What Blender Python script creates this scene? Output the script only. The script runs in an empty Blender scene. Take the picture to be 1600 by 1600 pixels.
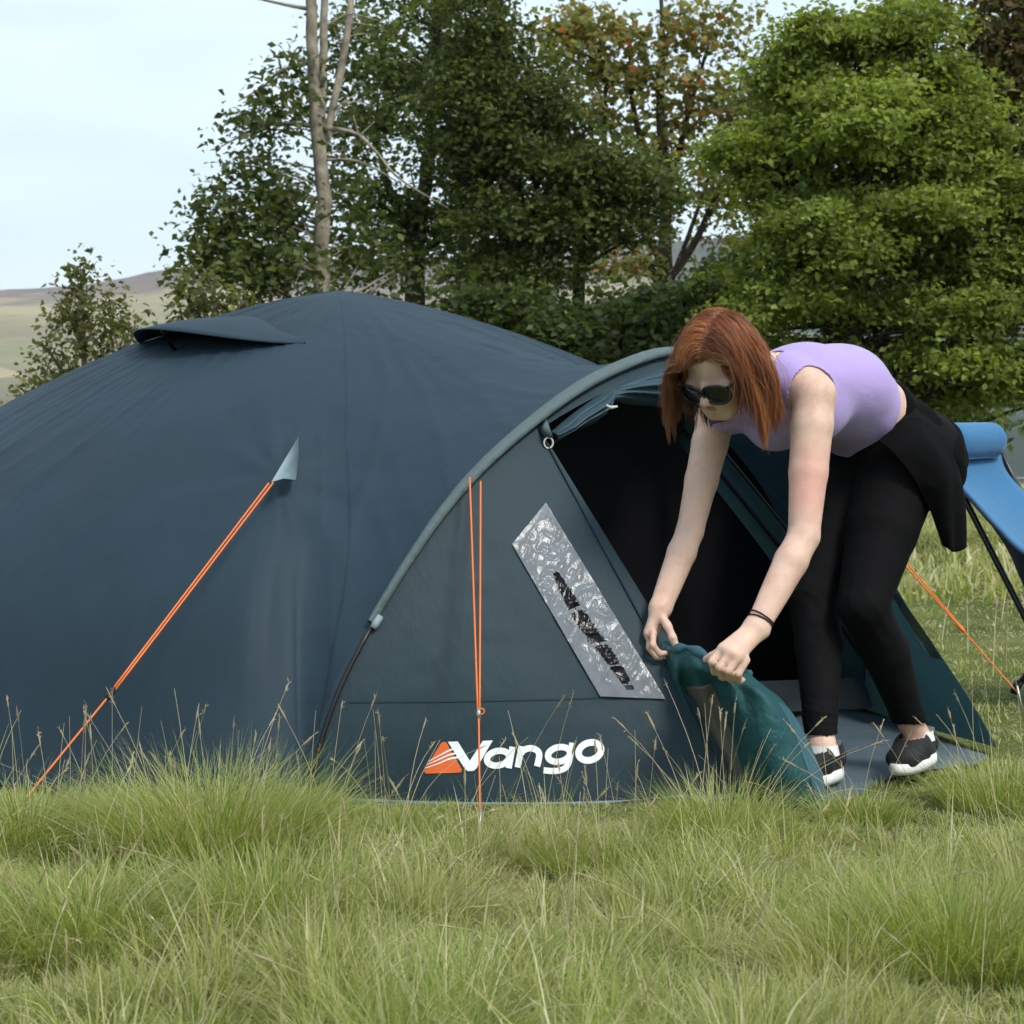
import bpy, bmesh, math, random
import numpy as np
from mathutils import Vector, Matrix
from mathutils.bvhtree import BVHTree
from mathutils.geometry import tessellate_polygon

random.seed(7)
RNG = np.random.default_rng(11)
scene = bpy.context.scene
COL = scene.collection
R = math.radians

# ------------------------------------------------------------------ camera
CAM_H, FPX, PITCH = 0.80, 3400.0, math.atan(110.0 / 3400.0)
cam_d = bpy.data.cameras.new('camera')
cam_d.sensor_width = 36.0
cam_d.lens = 36.0 * FPX / 1600.0
cam_d.clip_start = 0.05
cam_d.clip_end = 12000
cam_d.dof.use_dof = True
cam_d.dof.focus_distance = 5.0
cam_d.dof.aperture_fstop = 14.0
cam = bpy.data.objects.new('camera', cam_d)
cam.location = (0, 0, CAM_H)
cam.rotation_euler = (math.pi / 2 - PITCH, 0, 0)
COL.objects.link(cam)
scene.camera = cam

# ------------------------------------------------------------------ sky, sun, exposure
SUN_DIR = Vector((0.42, -0.50, 0.76)).normalized()        # towards the sun
w = bpy.data.worlds.new('World')
scene.world = w
w.use_nodes = True
nt = w.node_tree
nt.nodes.clear()
wo = nt.nodes.new('ShaderNodeOutputWorld')
bg = nt.nodes.new('ShaderNodeBackground')
bg.inputs['Strength'].default_value = 0.10
sky = nt.nodes.new('ShaderNodeTexSky')
sky.sky_type = 'NISHITA'
sky.sun_disc = False
sky.sun_elevation = math.asin(SUN_DIR.z)
sky.sun_rotation = math.atan2(SUN_DIR.x, SUN_DIR.y)
sky.air_density = 1.0
sky.dust_density = 2.0
tc = nt.nodes.new('ShaderNodeTexCoord')
mp = nt.nodes.new('ShaderNodeMapping')
mp.inputs['Scale'].default_value = (1.0, 1.0, 4.0)
nz = nt.nodes.new('ShaderNodeTexNoise')
nz.inputs['Scale'].default_value = 4.5
nz.inputs['Detail'].default_value = 7.0
nz.inputs['Roughness'].default_value = 0.55
cr = nt.nodes.new('ShaderNodeValToRGB')
cr.color_ramp.elements[0].position = 0.30
cr.color_ramp.elements[0].color = (0.40, 0.40, 0.40, 1)
cr.color_ramp.elements[1].position = 0.70
cr.color_ramp.elements[1].color = (0.97, 0.97, 0.97, 1)
mx = nt.nodes.new('ShaderNodeMix')
mx.data_type = 'RGBA'
mx.inputs['B'].default_value = (5.0, 5.85, 6.45, 1)         # thin even cloud layer
L = nt.links.new
L(tc.outputs['Generated'], mp.inputs['Vector'])
L(mp.outputs['Vector'], nz.inputs['Vector'])
L(nz.outputs['Fac'], cr.inputs['Fac'])
L(cr.outputs['Color'], mx.inputs['Factor'])
L(sky.outputs['Color'], mx.inputs['A'])
L(mx.outputs['Result'], bg.inputs['Color'])
L(bg.outputs['Background'], wo.inputs['Surface'])

sd = bpy.data.lights.new('sun', 'SUN')
sd.energy = 1.5
sd.angle = R(14)
sd.color = (1.0, 0.95, 0.86)
sun = bpy.data.objects.new('sun', sd)
sun.rotation_euler = SUN_DIR.to_track_quat('Z', 'Y').to_euler()
COL.objects.link(sun)

scene.view_settings.view_transform = 'Standard'
scene.view_settings.look = 'None'
scene.view_settings.exposure = 1.0
scene.view_settings.gamma = 1.0
scene.view_settings.use_curve_mapping = False
scene.cycles.use_denoising = True
scene.cycles.max_bounces = 6
scene.cycles.diffuse_bounces = 3
scene.cycles.use_adaptive_sampling = True
scene.cycles.adaptive_threshold = 0.03
scene.cycles.transparent_max_bounces = 12
scene.cycles.volume_bounces = 1
scene.cycles.sample_clamp_indirect = 6.0

# ------------------------------------------------------------------ helpers
CP, SP = math.cos(PITCH), math.sin(PITCH)
CAM = Vector((0, 0, CAM_H))


def ray(px, py):
    u, v = (px - 800) / FPX, (800 - py) / FPX
    return Vector((u, CP + v * SP, -SP + v * CP))


def P(px, py, Y):
    d = ray(px, py)
    return CAM + d * (Y / d.y)


def proj(p):
    x, y, z = p[0], p[1], p[2] - CAM_H
    f = y * CP - z * SP
    v = y * SP + z * CP
    return 800 + x / f * FPX, 800 - v / f * FPX


def tag(o, label=None, cat=None, group=None, kind=None):
    if label: o['label'] = label
    if cat: o['category'] = cat
    if group: o['group'] = group
    if kind: o['kind'] = kind
    return o


def empty(name, loc):
    o = bpy.data.objects.new(name, None)
    o.location = loc
    COL.objects.link(o)
    return o


def link(name, me, mat=None, parent=None, smooth=True):
    o = bpy.data.objects.new(name, me)
    COL.objects.link(o)
    if mat: me.materials.append(mat)
    if smooth and len(me.polygons):
        me.polygons.foreach_set('use_smooth', np.ones(len(me.polygons), bool))
    if parent:
        o.parent = parent
        o.matrix_parent_inverse = Matrix.Translation(-parent.location) if parent.type == 'EMPTY' else Matrix.Identity(4)
    return o


def mesh_obj(name, V, F, mat=None, parent=None, smooth=True, solid=0.0):
    me = bpy.data.meshes.new(name)
    me.from_pydata([tuple(v) for v in V], [], [tuple(f) for f in F])
    me.update()
    o = link(name, me, mat, parent, smooth)
    if solid:
        m = o.modifiers.new('solid', 'SOLIDIFY')
        m.thickness = solid
        m.offset = 0
    return o


def np_mesh(name, V, loops, sizes, col=None):
    """fast mesh from arrays; faces of mixed size"""
    me = bpy.data.meshes.new(name)
    nv, nl, nf = len(V), len(loops), len(sizes)
    me.vertices.add(nv)
    me.vertices.foreach_set('co', np.asarray(V, np.float32).ravel())
    me.loops.add(nl)
    me.loops.foreach_set('vertex_index', np.asarray(loops, np.int32))
    me.polygons.add(nf)
    st = np.zeros(nf, np.int32)
    st[1:] = np.cumsum(sizes)[:-1]
    me.polygons.foreach_set('loop_start', st)
    me.update(calc_edges=True)
    if col is not None:
        a = me.color_attributes.new('Col', 'FLOAT_COLOR', 'POINT')
        c4 = np.ones((nv, 4), np.float32)
        c4[:, :3] = col
        a.data.foreach_set('color', c4.ravel())
    return me


def grid_faces(nr, nc, off=0):
    return [(off + i * nc + j, off + i * nc + j + 1, off + (i + 1) * nc + j + 1, off + (i + 1) * nc + j)
            for i in range(nr - 1) for j in range(nc - 1)]


def frame_of(d):
    d = Vector(d).normalized()
    a = Vector((0, 0, 1)) if abs(d.z) < 0.9 else Vector((1, 0, 0))
    s = d.cross(a).normalized()
    return d, s, s.cross(d).normalized()


def tube_data(pts, rads, n=8, off=0, cap=True):
    pts = [Vector(p) for p in pts]
    V, F = [], []
    s_prev = None
    for i, p in enumerate(pts):
        d = pts[min(i + 1, len(pts) - 1)] - pts[max(i - 1, 0)]
        if d.length < 1e-9: d = Vector((0, 0, 1))
        d.normalize()
        if s_prev is None:
            _, s, t = frame_of(d)
        else:
            s = (s_prev - d * s_prev.dot(d)).normalized()
            t = s.cross(d).normalized()
        s_prev = s
        r = rads[i] if hasattr(rads, '__len__') else rads
        for k in range(n):
            a = 2 * math.pi * k / n
            V.append(p + s * (r * math.cos(a)) + t * (r * math.sin(a)))
    m = len(pts)
    for i in range(m - 1):
        for k in range(n):
            k2 = (k + 1) % n
            F.append((off + i * n + k, off + i * n + k2, off + (i + 1) * n + k2, off + (i + 1) * n + k))
    if cap:
        F.append(tuple(off + k for k in range(n))[::-1])
        F.append(tuple(off + (m - 1) * n + k for k in range(n)))
    return V, F


def tube(name, pts, rads, mat, parent=None, n=8):
    V, F = tube_data(pts, rads, n)
    return mesh_obj(name, V, F, mat, parent)


def crom(pts, n):
    """Catmull-Rom through pts, n samples"""
    pts = [np.array(p, float) for p in pts]
    out = []
    m = len(pts) - 1
    for k in range(n):
        x = k / (n - 1) * m
        i = min(int(x), m - 1)
        t = x - i
        p0, p1, p2, p3 = pts[max(i - 1, 0)], pts[i], pts[i + 1], pts[min(i + 2, m)]
        out.append(0.5 * (2 * p1 + (p2 - p0) * t + (2 * p0 - 5 * p1 + 4 * p2 - p3) * t * t + (3 * p1 - p0 - 3 * p2 + p3) * t ** 3))
    return out


def vnoise(x, y, seed=0):
    """smooth value noise, numpy arrays"""
    x = np.asarray(x, float); y = np.asarray(y, float)
    xi, yi = np.floor(x).astype(np.int64), np.floor(y).astype(np.int64)
    xf, yf = x - xi, y - yi
    u, v = xf * xf * (3 - 2 * xf), yf * yf * (3 - 2 * yf)

    def h(a, b):
        n = (a * 374761393 + b * 668265263 + seed * 974711) & 0x7fffffff
        n = ((n ^ (n >> 13)) * 1274126177) & 0x7fffffff
        return ((n ^ (n >> 16)) & 0xffff) / 65535.0
    return (h(xi, yi) * (1 - u) + h(xi + 1, yi) * u) * (1 - v) + (h(xi, yi + 1) * (1 - u) + h(xi + 1, yi + 1) * u) * v


# ------------------------------------------------------------------ materials
def new_mat(name):
    m = bpy.data.materials.new(name)
    m.use_nodes = True
    n = m.node_tree
    n.nodes.clear()
    out = n.nodes.new('ShaderNodeOutputMaterial')
    return m, n, out


def principled(n, col, rough=0.6, spec=0.3, **kw):
    b = n.nodes.new('ShaderNodeBsdfPrincipled')
    b.inputs['Base Color'].default_value = (*col, 1)
    b.inputs['Roughness'].default_value = rough
    b.inputs['Specular IOR Level'].default_value = spec
    for k, v in kw.items():
        b.inputs[k.replace('_', ' ')].default_value = v
    return b


def noise(n, scale, detail=4, rough=0.5, stretch=None, coord='Object', dist=0.0):
    t = n.nodes.new('ShaderNodeTexCoord')
    z = n.nodes.new('ShaderNodeTexNoise')
    z.inputs['Scale'].default_value = scale
    z.inputs['Detail'].default_value = detail
    z.inputs['Roughness'].default_value = rough
    z.inputs['Distortion'].default_value = dist
    if stretch:
        mpp = n.nodes.new('ShaderNodeMapping')
        mpp.inputs['Scale'].default_value = stretch[0]
        mpp.inputs['Rotation'].default_value = stretch[1]
        n.links.new(t.outputs[coord], mpp.inputs['Vector'])
        n.links.new(mpp.outputs['Vector'], z.inputs['Vector'])
    else:
        n.links.new(t.outputs[coord], z.inputs['Vector'])
    return z


def ramp(n, src, stops):
    c = n.nodes.new('ShaderNodeValToRGB')
    e = c.color_ramp.elements
    while len(e) < len(stops): e.new(0.5)
    for k, (p, col) in enumerate(stops):
        e[k].position = p
        e[k].color = (*col, 1)
    n.links.new(src, c.inputs['Fac'])
    return c


def bump(n, srcs, base=None):
    """chain of (socket, strength, distance)"""
    prev = base
    for s, st, di in srcs:
        b = n.nodes.new('ShaderNodeBump')
        b.inputs['Strength'].default_value = st
        b.inputs['Distance'].default_value = di
        n.links.new(s, b.inputs['Height'])
        if prev: n.links.new(prev, b.inputs['Normal'])
        prev = b.outputs['Normal']
    return prev


def fabric(name, col, rough=0.62, trans=0.0, wr=0.5, wscale=5.0, weave=900.0, var=0.12, spec=0.3, sheen=0.0, stretch=None, fine=0.25):
    m, n, out = new_mat(name)
    b = principled(n, col, rough, spec)
    if sheen:
        b.inputs['Sheen Weight'].default_value = sheen
    v = noise(n, 2.2, 5, 0.6)
    lo = tuple(c * (1 - var) for c in col)
    hi = tuple(min(1, c * (1 + var)) for c in col)
    c = ramp(n, v.outputs['Fac'], [(0.3, lo), (0.7, hi)])
    n.links.new(c.outputs['Color'], b.inputs['Base Color'])
    a1 = noise(n, wscale, 3, 0.5, stretch, dist=0.6)
    a2 = noise(n, weave, 1, 0.5)
    a3 = noise(n, wscale * 7, 4, 0.6, stretch, dist=0.9)
    nm = bump(n, [(a1.outputs['Fac'], wr, 0.02), (a3.outputs['Fac'], fine, 0.004), (a2.outputs['Fac'], 0.25, 0.0012)])
    n.links.new(nm, b.inputs['Normal'])
    if trans:
        t = n.nodes.new('ShaderNodeBsdfTranslucent')
        t.inputs['Color'].default_value = (*[min(1, x * 2.2) for x in col], 1)
        ms = n.nodes.new('ShaderNodeMixShader')
        ms.inputs['Fac'].default_value = trans
        n.links.new(b.outputs['BSDF'], ms.inputs[1])
        n.links.new(t.outputs['BSDF'], ms.inputs[2])
        n.links.new(ms.outputs['Shader'], out.inputs['Surface'])
    else:
        n.links.new(b.outputs['BSDF'], out.inputs['Surface'])
    return m


def plain(name, col, rough=0.5, spec=0.4, metal=0.0, var=0.1, vscale=20, bmp=0.0):
    m, n, out = new_mat(name)
    b = principled(n, col, rough, spec, Metallic=metal)
    v = noise(n, vscale, 4, 0.6)
    c = ramp(n, v.outputs['Fac'], [(0.3, tuple(x * (1 - var) for x in col)), (0.7, tuple(min(1, x * (1 + var)) for x in col))])
    n.links.new(c.outputs['Color'], b.inputs['Base Color'])
    if bmp:
        n.links.new(bump(n, [(v.outputs['Fac'], bmp, 0.005)]), b.inputs['Normal'])
    n.links.new(b.outputs['BSDF'], out.inputs['Surface'])
    return m


def leafmat(name, trans=0.3, rough=0.55, spec=0.25):
    """colour comes from the per-leaf attribute Col"""
    m, n, out = new_mat(name)
    b = principled(n, (0.1, 0.15, 0.03), rough, spec)
    a = n.nodes.new('ShaderNodeAttribute')
    a.attribute_name = 'Col'
    t = n.nodes.new('ShaderNodeBsdfTranslucent')
    g = n.nodes.new('ShaderNodeMix')
    g.data_type = 'RGBA'
    g.blend_type = 'MULTIPLY'
    g.inputs['Factor'].default_value = 1.0
    g.inputs['B'].default_value = (1.3, 1.25, 0.6, 1)
    ms = n.nodes.new('ShaderNodeMixShader')
    ms.inputs['Fac'].default_value = trans
    n.links.new(a.outputs['Color'], b.inputs['Base Color'])
    n.links.new(a.outputs['Color'], g.inputs['A'])
    n.links.new(g.outputs['Result'], t.inputs['Color'])
    n.links.new(b.outputs['BSDF'], ms.inputs[1])
    n.links.new(t.outputs['BSDF'], ms.inputs[2])
    n.links.new(ms.outputs['Shader'], out.inputs['Surface'])
    return m


M = {}
M['leaf'] = leafmat('leaf', 0.50)
M['grass'] = leafmat('grass_blade', 0.42, 0.6, 0.2)
M['bark'] = plain('dark_bark', (0.055, 0.045, 0.035), 0.9, 0.1, var=0.5, vscale=14, bmp=0.6)
M['palebark'] = plain('pale_bark', (0.24, 0.21, 0.165), 0.9, 0.1, var=0.55, vscale=9, bmp=0.5)
M['twig'] = plain('twig_bark', (0.13, 0.11, 0.09), 0.9, 0.1, var=0.3)

# ================================================================== GROUND, HILLS
def ground_z(x, y):
    x = np.asarray(x, float); y = np.asarray(y, float)
    z = 0.030 * (vnoise(x * 0.9 + 5, y * 0.9, 3) - 0.5) + 0.014 * (vnoise(x * 3.1, y * 3.1, 4) - 0.5)
    z = z - 0.055 * np.clip((-x - 0.9) / 1.6, 0, 1) ** 1.2            # falls a little to the left
    # flat pitch under the tent
    d = np.sqrt(((x - 0.2) / 2.2) ** 2 + ((y - 6.0) / 1.6) ** 2)
    k = np.clip((d - 0.7) / 0.5, 0, 1)
    z = z * (0.25 + 0.75 * k) - 0.026
    z = z + 0.10 * (vnoise(x * 0.12, y * 0.12, 9) - 0.5) * np.clip((y - 9) / 8, 0, 1)
    r = np.sqrt(x * x + y * y)
    z = z - 3.0 * np.clip((r - 42) / 20, 0, 1) ** 1.5
    return z


def polar(name, rings, zf, mat, nseg=180):
    V, F = [(0, 0, float(zf(0.0, 0.0)))], []
    a = np.linspace(0, 2 * math.pi, nseg, endpoint=False)
    for r in rings:
        x, y = r * np.sin(a), r * np.cos(a)
        z = zf(x, y)
        V += list(zip(x, y, z))
    for k in range(nseg):
        F.append((0, 1 + (k + 1) % nseg, 1 + k))
    for i in range(len(rings) - 1):
        o, q = 1 + i * nseg, 1 + (i + 1) * nseg
        for k in range(nseg):
            k2 = (k + 1) % nseg
            F.append((o + k, o + k2, q + k2, q + k))
    return mesh_obj(name, V, F, mat)


m, n, out = new_mat('turf_soil')
b = principled(n, (0.09, 0.10, 0.035), 0.95, 0.05)
z1 = noise(n, 1.4, 6, 0.6)
z2 = noise(n, 30, 4, 0.6)
c1 = ramp(n, z1.outputs['Fac'], [(0.30, (0.060, 0.075, 0.022)), (0.55, (0.105, 0.125, 0.04)), (0.75, (0.19, 0.18, 0.085))])
n.links.new(c1.outputs['Color'], b.inputs['Base Color'])
n.links.new(bump(n, [(z2.outputs['Fac'], 0.8, 0.03)]), b.inputs['Normal'])
n.links.new(b.outputs['BSDF'], out.inputs['Surface'])
M['soil'] = m
rings = list(np.linspace(0.3, 12, 60)) + list(np.geomspace(12.5, 62, 36))
tag(polar('ground', rings, ground_z, M['soil'], 220), kind='structure')

RIDGE_R = 2300.0
RX = [-6000, -600, 0, 180, 350, 700, 1000, 1300, 1600, 2300, 8000]
RY = [520, 490, 465, 448, 421, 416, 388, 381, 384, 430, 500]


def hill_z(x, y):
    x = np.asarray(x, float); y = np.asarray(y, float)
    r = np.sqrt(x * x + y * y)
    px = np.where(y > 0.2 * np.abs(x), 800 + FPX * x / np.maximum(y, 1.0), np.sign(x) * 6000)
    e = (690 - np.interp(px, RX, RY)) / FPX
    top = CAM_H + e * RIDGE_R
    top = top + 6 * (vnoise(px * 0.012, px * 0 + 3, 21) - 0.5) + 2.5 * (vnoise(px * 0.05, px * 0 + 7, 22) - 0.5)
    t = np.clip((r - 900) / (RIDGE_R - 900), 0, 1)
    rise = t * t * (3 - 2 * t)
    und = (vnoise(x * 0.004, y * 0.004, 31) - 0.5) * 26 + (vnoise(x * 0.015, y * 0.015, 32) - 0.5) * 7
    base = -3.5 - 42 * np.clip((r - 50) / 350, 0, 1)
    z = base + rise * (top - base) + und * np.clip((r - 200) / 600, 0, 1) * (1 - 0.75 * rise)
    z = z - 0.03 * np.clip(r - RIDGE_R, 0, None)
    return z


m, n, out = new_mat('moorland')
b = principled(n, (0.2, 0.2, 0.1), 1.0, 0.0)
geo = n.nodes.new('ShaderNodeNewGeometry')
sep = n.nodes.new('ShaderNodeSeparateXYZ')
n.links.new(geo.outputs['Position'], sep.inputs['Vector'])
zn = noise(n, 0.006, 9, 0.68)
zm = n.nodes.new('ShaderNodeMath'); zm.operation = 'MULTIPLY_ADD'
zm.inputs[1].default_value = 175.0
n.links.new(zn.outputs['Fac'], zm.inputs[0])
n.links.new(sep.outputs['Z'], zm.inputs[2])
mr = n.nodes.new('ShaderNodeMapRange')
mr.inputs['From Min'].default_value = 0.0
mr.inputs['From Max'].default_value = 275.0
n.links.new(zm.outputs['Value'], mr.inputs['Value'])
c1 = ramp(n, mr.outputs['Result'], [(0.14, (0.05, 0.07, 0.05)), (0.30, (0.19, 0.15, 0.115)), (0.40, (0.26, 0.21, 0.16)), (0.50, (0.34, 0.31, 0.19)), (0.60, (0.25, 0.205, 0.15)), (0.70, (0.33, 0.29, 0.185)), (0.80, (0.14, 0.115, 0.115))])
# dark plantation on the right-hand side
wn = noise(n, 0.01, 5, 0.6)
wa = n.nodes.new('ShaderNodeMath'); wa.operation = 'MULTIPLY_ADD'
wa.inputs[1].default_value = 420.0
wn.inputs['Detail'].default_value = 8.0
n.links.new(wn.outputs['Fac'], wa.inputs[0])
n.links.new(sep.outputs['X'], wa.inputs[2])
wr_ = n.nodes.new('ShaderNodeMapRange')
wr_.inputs['From Min'].default_value = 330.0
wr_.inputs['From Max'].default_value = 430.0
n.links.new(wa.outputs['Value'], wr_.inputs['Value'])
mixc = n.nodes.new('ShaderNodeMix'); mixc.data_type = 'RGBA'
mixc.inputs['B'].default_value = (0.035, 0.055, 0.045, 1)
n.links.new(wr_.outputs['Result'], mixc.inputs['Factor'])
n.links.new(c1.outputs['Color'], mixc.inputs['A'])
vt = n.nodes.new('ShaderNodeTexVoronoi')
vt.inputs['Scale'].default_value = 0.0085
tcc_ = n.nodes.new('ShaderNodeTexCoord')
n.links.new(tcc_.outputs['Object'], vt.inputs['Vector'])
vs = n.nodes.new('ShaderNodeSeparateColor')
n.links.new(vt.outputs['Color'], vs.inputs['Color'])
pn = noise(n, 0.03, 8, 0.7)
pm = n.nodes.new('ShaderNodeMath'); pm.operation = 'MULTIPLY'
n.links.new(vs.outputs['Red'], pm.inputs[0])
n.links.new(pn.outputs['Fac'], pm.inputs[1])
pc = ramp(n, pm.outputs['Value'], [(0.08, (0.55, 0.62, 0.50)), (0.25, (1.0, 0.98, 0.92)), (0.5, (1.25, 1.15, 1.0))])
mm = n.nodes.new('ShaderNodeMix'); mm.data_type = 'RGBA'; mm.blend_type = 'MULTIPLY'
mm.inputs['Factor'].default_value = 0.9
n.links.new(mixc.outputs['Result'], mm.inputs['A'])
n.links.new(pc.outputs['Color'], mm.inputs['B'])
n.links.new(mm.outputs['Result'], b.inputs['Base Color'])
n.links.new(b.outputs['BSDF'], out.inputs['Surface'])
M['moor'] = m
# the far land: a full ring beyond the field
nseg = 720
rr = list(np.geomspace(55, 900, 26)) + list(np.linspace(930, 2300, 60)) + [2400, 2600, 3000]
a = np.linspace(0, 2 * math.pi, nseg, endpoint=False)
V = []
for r in rr:
    x, y = r * np.sin(a), r * np.cos(a)
    V += list(zip(x, y, hill_z(x, y)))
F = []
for i in range(len(rr) - 1):
    for k in range(nseg):
        k2 = (k + 1) % nseg
        F.append((i * nseg + k, i * nseg + k2, (i + 1) * nseg + k2, (i + 1) * nseg + k))
tag(mesh_obj('hills', V, F, M['moor']), kind='structure')

# the air between here and the hills
m, n, out = new_mat('haze_air')
pv = n.nodes.new('ShaderNodeVolumePrincipled')
pv.inputs['Color'].default_value = (0.86, 0.91, 0.95, 1)
pv.inputs['Density'].default_value = 0.00014
pv.inputs['Anisotropy'].default_value = 0.2
n.links.new(pv.outputs['Volume'], out.inputs['Volume'])
V = [(sx * 3300, sy * 3300, z) for z in (-90, 260) for sx, sy in ((-1, -1), (1, -1), (1, 1), (-1, 1))]
F = [(3, 2, 1, 0), (4, 5, 6, 7), (0, 1, 5, 4), (1, 2, 6, 5), (2, 3, 7, 6), (3, 0, 4, 7)]
hz = mesh_obj('haze', V, F, m, smooth=False)
tag(hz, 'thin pale haze in the air over the valley', 'haze', kind='stuff')


# ================================================================== TREES
def leaves_mesh(name, C, size, col, up=0.35, aspect=0.62, droop=0.25, rng=RNG):
    """C: (N,3) leaf bases; one folded four-point leaf each"""
    N = len(C)
    d = rng.normal(size=(N, 3)); d[:, 2] = d[:, 2] * 0.6 - droop
    d /= np.linalg.norm(d, axis=1)[:, None]
    nrm = rng.normal(size=(N, 3)); nrm[:, 2] = np.abs(nrm[:, 2]) * 0.8 + up
    nrm -= d * (nrm * d).sum(1)[:, None]
    nrm /= np.linalg.norm(nrm, axis=1)[:, None]
    s = np.cross(d, nrm)
    sz = size * rng.uniform(0.45, 1.45, N)[:, None]
    mid = C + d * sz * 0.5
    fold = nrm * sz * 0.12
    V = np.empty((N, 4, 3), np.float32)
    V[:, 0] = C
    V[:, 1] = mid + s * sz * aspect * 0.5 + fold
    V[:, 2] = C + d * sz
    V[:, 3] = mid - s * sz * aspect * 0.5 + fold
    base = (np.arange(N) * 4)[:, None]
    loops = np.concatenate([base + np.array([[0, 1, 2]]), base + np.array([[0, 2, 3]])], 1).ravel()
    return np_mesh(name, V.reshape(-1, 3), loops, np.full(2 * N, 3), np.repeat(col, 4, axis=0))


def palette(rng, N, cols, wts, cl=None, jit=0.18):
    cols = np.array(cols)
    k = rng.choice(len(cols), size=N, p=np.array(wts) / sum(wts))
    c = cols[k] * rng.uniform(1 - jit, 1 + jit, (N, 1)) * rng.uniform(0.94, 1.06, (N, 3))
    if cl is not None: c = c * cl[:, None]
    return c


def make_tree(name, label, cat, Y, trunk, blobs, leaf, cols, wts, bark='bark', seed=1, flat=0.5, clump=0.34, per=110,
              dens=1.0, extra=(), up=0.35, aspect=0.62, group=None, depth=1.0, cjit=0.25, base_py=None, brad=1.0, branchy=1.0):
    """trunk: list of stems, each [(px,py,dY,radius)...]; blobs: (px,py,rx,ry,nclumps[,dY]) in photo units at distance Y"""
    rng = np.random.default_rng(seed)
    k = Y / FPX
    base = P(trunk[0][0][0], trunk[0][0][1], Y + trunk[0][0][2])
    root = empty(name, (base.x, base.y, float(ground_z(base.x, base.y))))
    tag(root, label, cat, group)
    TV, TF = [], []
    tp = []
    for stem in trunk:
        pts = [P(a, b_, Y + d) for a, b_, d, r in stem]
        rad = [r for *_, r in stem]
        q = crom([(*p, r) for p, r in zip(pts, rad)], 4 * len(pts) + 2)
        q = [np.array([v[0] + rng.normal() * v[3] * 0.10, v[1], v[2], max(v[3], 0.004)]) for v in q]
        v, f = tube_data([x[:3] for x in q], [x[3] for x in q], 9, len(TV))
        TV += v; TF += f
        tp += [(np.array(x[:3]), x[3]) for x in q]
    for i, stem in enumerate(extra):
        pts = [P(a, b_, Y + d) for a, b_, d, r in stem]
        q = crom([(*p, s[3]) for p, s in zip(pts, stem)], 3 * len(pts))
        tube('branch', [x[:3] for x in q], [max(x[3], 0.002) for x in q], M['twig' if bark == 'bark' else 'palebark'], root, 6)
    tarr = np.array([t[0] for t in tp]); trad = np.array([t[1] for t in tp])
    LC, LK = [], []
    BV, BF = [], []
    for bl in blobs:
        px, py, rx, ry, nc = bl[:5]
        dY = bl[5] if len(bl) > 5 else 0.0
        c0 = np.array(P(px, py, Y + dY))
        for _ in range(nc):
            u = rng.normal(size=3); u /= np.linalg.norm(u)
            u *= rng.uniform(0.15, 1.0) ** 0.45
            c = c0 + u * np.array([rx * k, rx * k * 0.8 * depth, ry * k])
            rc = clump * rng.uniform(0.6, 1.35)
            nl = int(1.25 * per * dens * (rc / clump) ** 2 * rng.uniform(0.7, 1.3))
            g = rng.normal(size=(nl, 3)) * 0.42
            nsp = 3 + int(rng.integers(0, 4))                      # sprigs that break the outline
            sd_ = rng.normal(size=(nsp, 3)); sd_[:, 2] *= 0.7
            sd_ /= np.linalg.norm(sd_, axis=1)[:, None]
            ks = int(nl * 0.38)
            wh = rng.integers(0, nsp, ks)
            g[:ks] = sd_[wh] * rng.uniform(0.3, 1.55, (ks, 1)) + rng.normal(size=(ks, 3)) * 0.13
            g[:, 2] *= flat
            # domed tuft: outer leaves hang lower
            g[:, 2] -= 0.30 * (g[:, 0] ** 2 + g[:, 1] ** 2) * flat
            LC.append(c + g * rc)
            LK.append(np.full(nl, rng.uniform(1 - cjit, 1 + cjit)))
            if rng.uniform() < branchy:
                dd = np.linalg.norm(tarr - c + np.array([0, 0, min(0.25, Y * 0.012)]), axis=1) + np.where(tarr[:, 2] > c[2] + 0.05, 1.5, 0)
                j = int(np.argmin(dd + rng.uniform(0, 0.5, len(dd)) * (Y / 20) ** 2))
                s = tarr[j]
                mid = (s + c) / 2 + np.array([0, 0, 0.06 * np.linalg.norm(c - s)]) + rng.normal(size=3) * 0.05 * min(1.0, np.linalg.norm(c - s))
                q = crom([s, mid, c], 7)
                r0 = min(trad[j] * 0.55, 0.008 + 0.017 * np.linalg.norm(c - s)) * brad
                v, f = tube_data(q, np.linspace(r0, 0.004, 7), 5, len(TV) + len(BV), cap=False)
                BV += v; BF += f
    mesh_obj('trunk', TV + BV, TF + BF, M[bark], root)
    C = np.concatenate(LC); K = np.concatenate(LK)
    col = palette(rng, len(C), cols, wts, K)
    link('crown', leaves_mesh('crown', C, leaf, col, up, aspect, rng=rng), M['leaf'], root, smooth=False)
    return root


DK = [(0.066, 0.100, 0.034), (0.098, 0.136, 0.044), (0.135, 0.160, 0.054)]
GP = 'trees standing in a row behind the tent'
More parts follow.
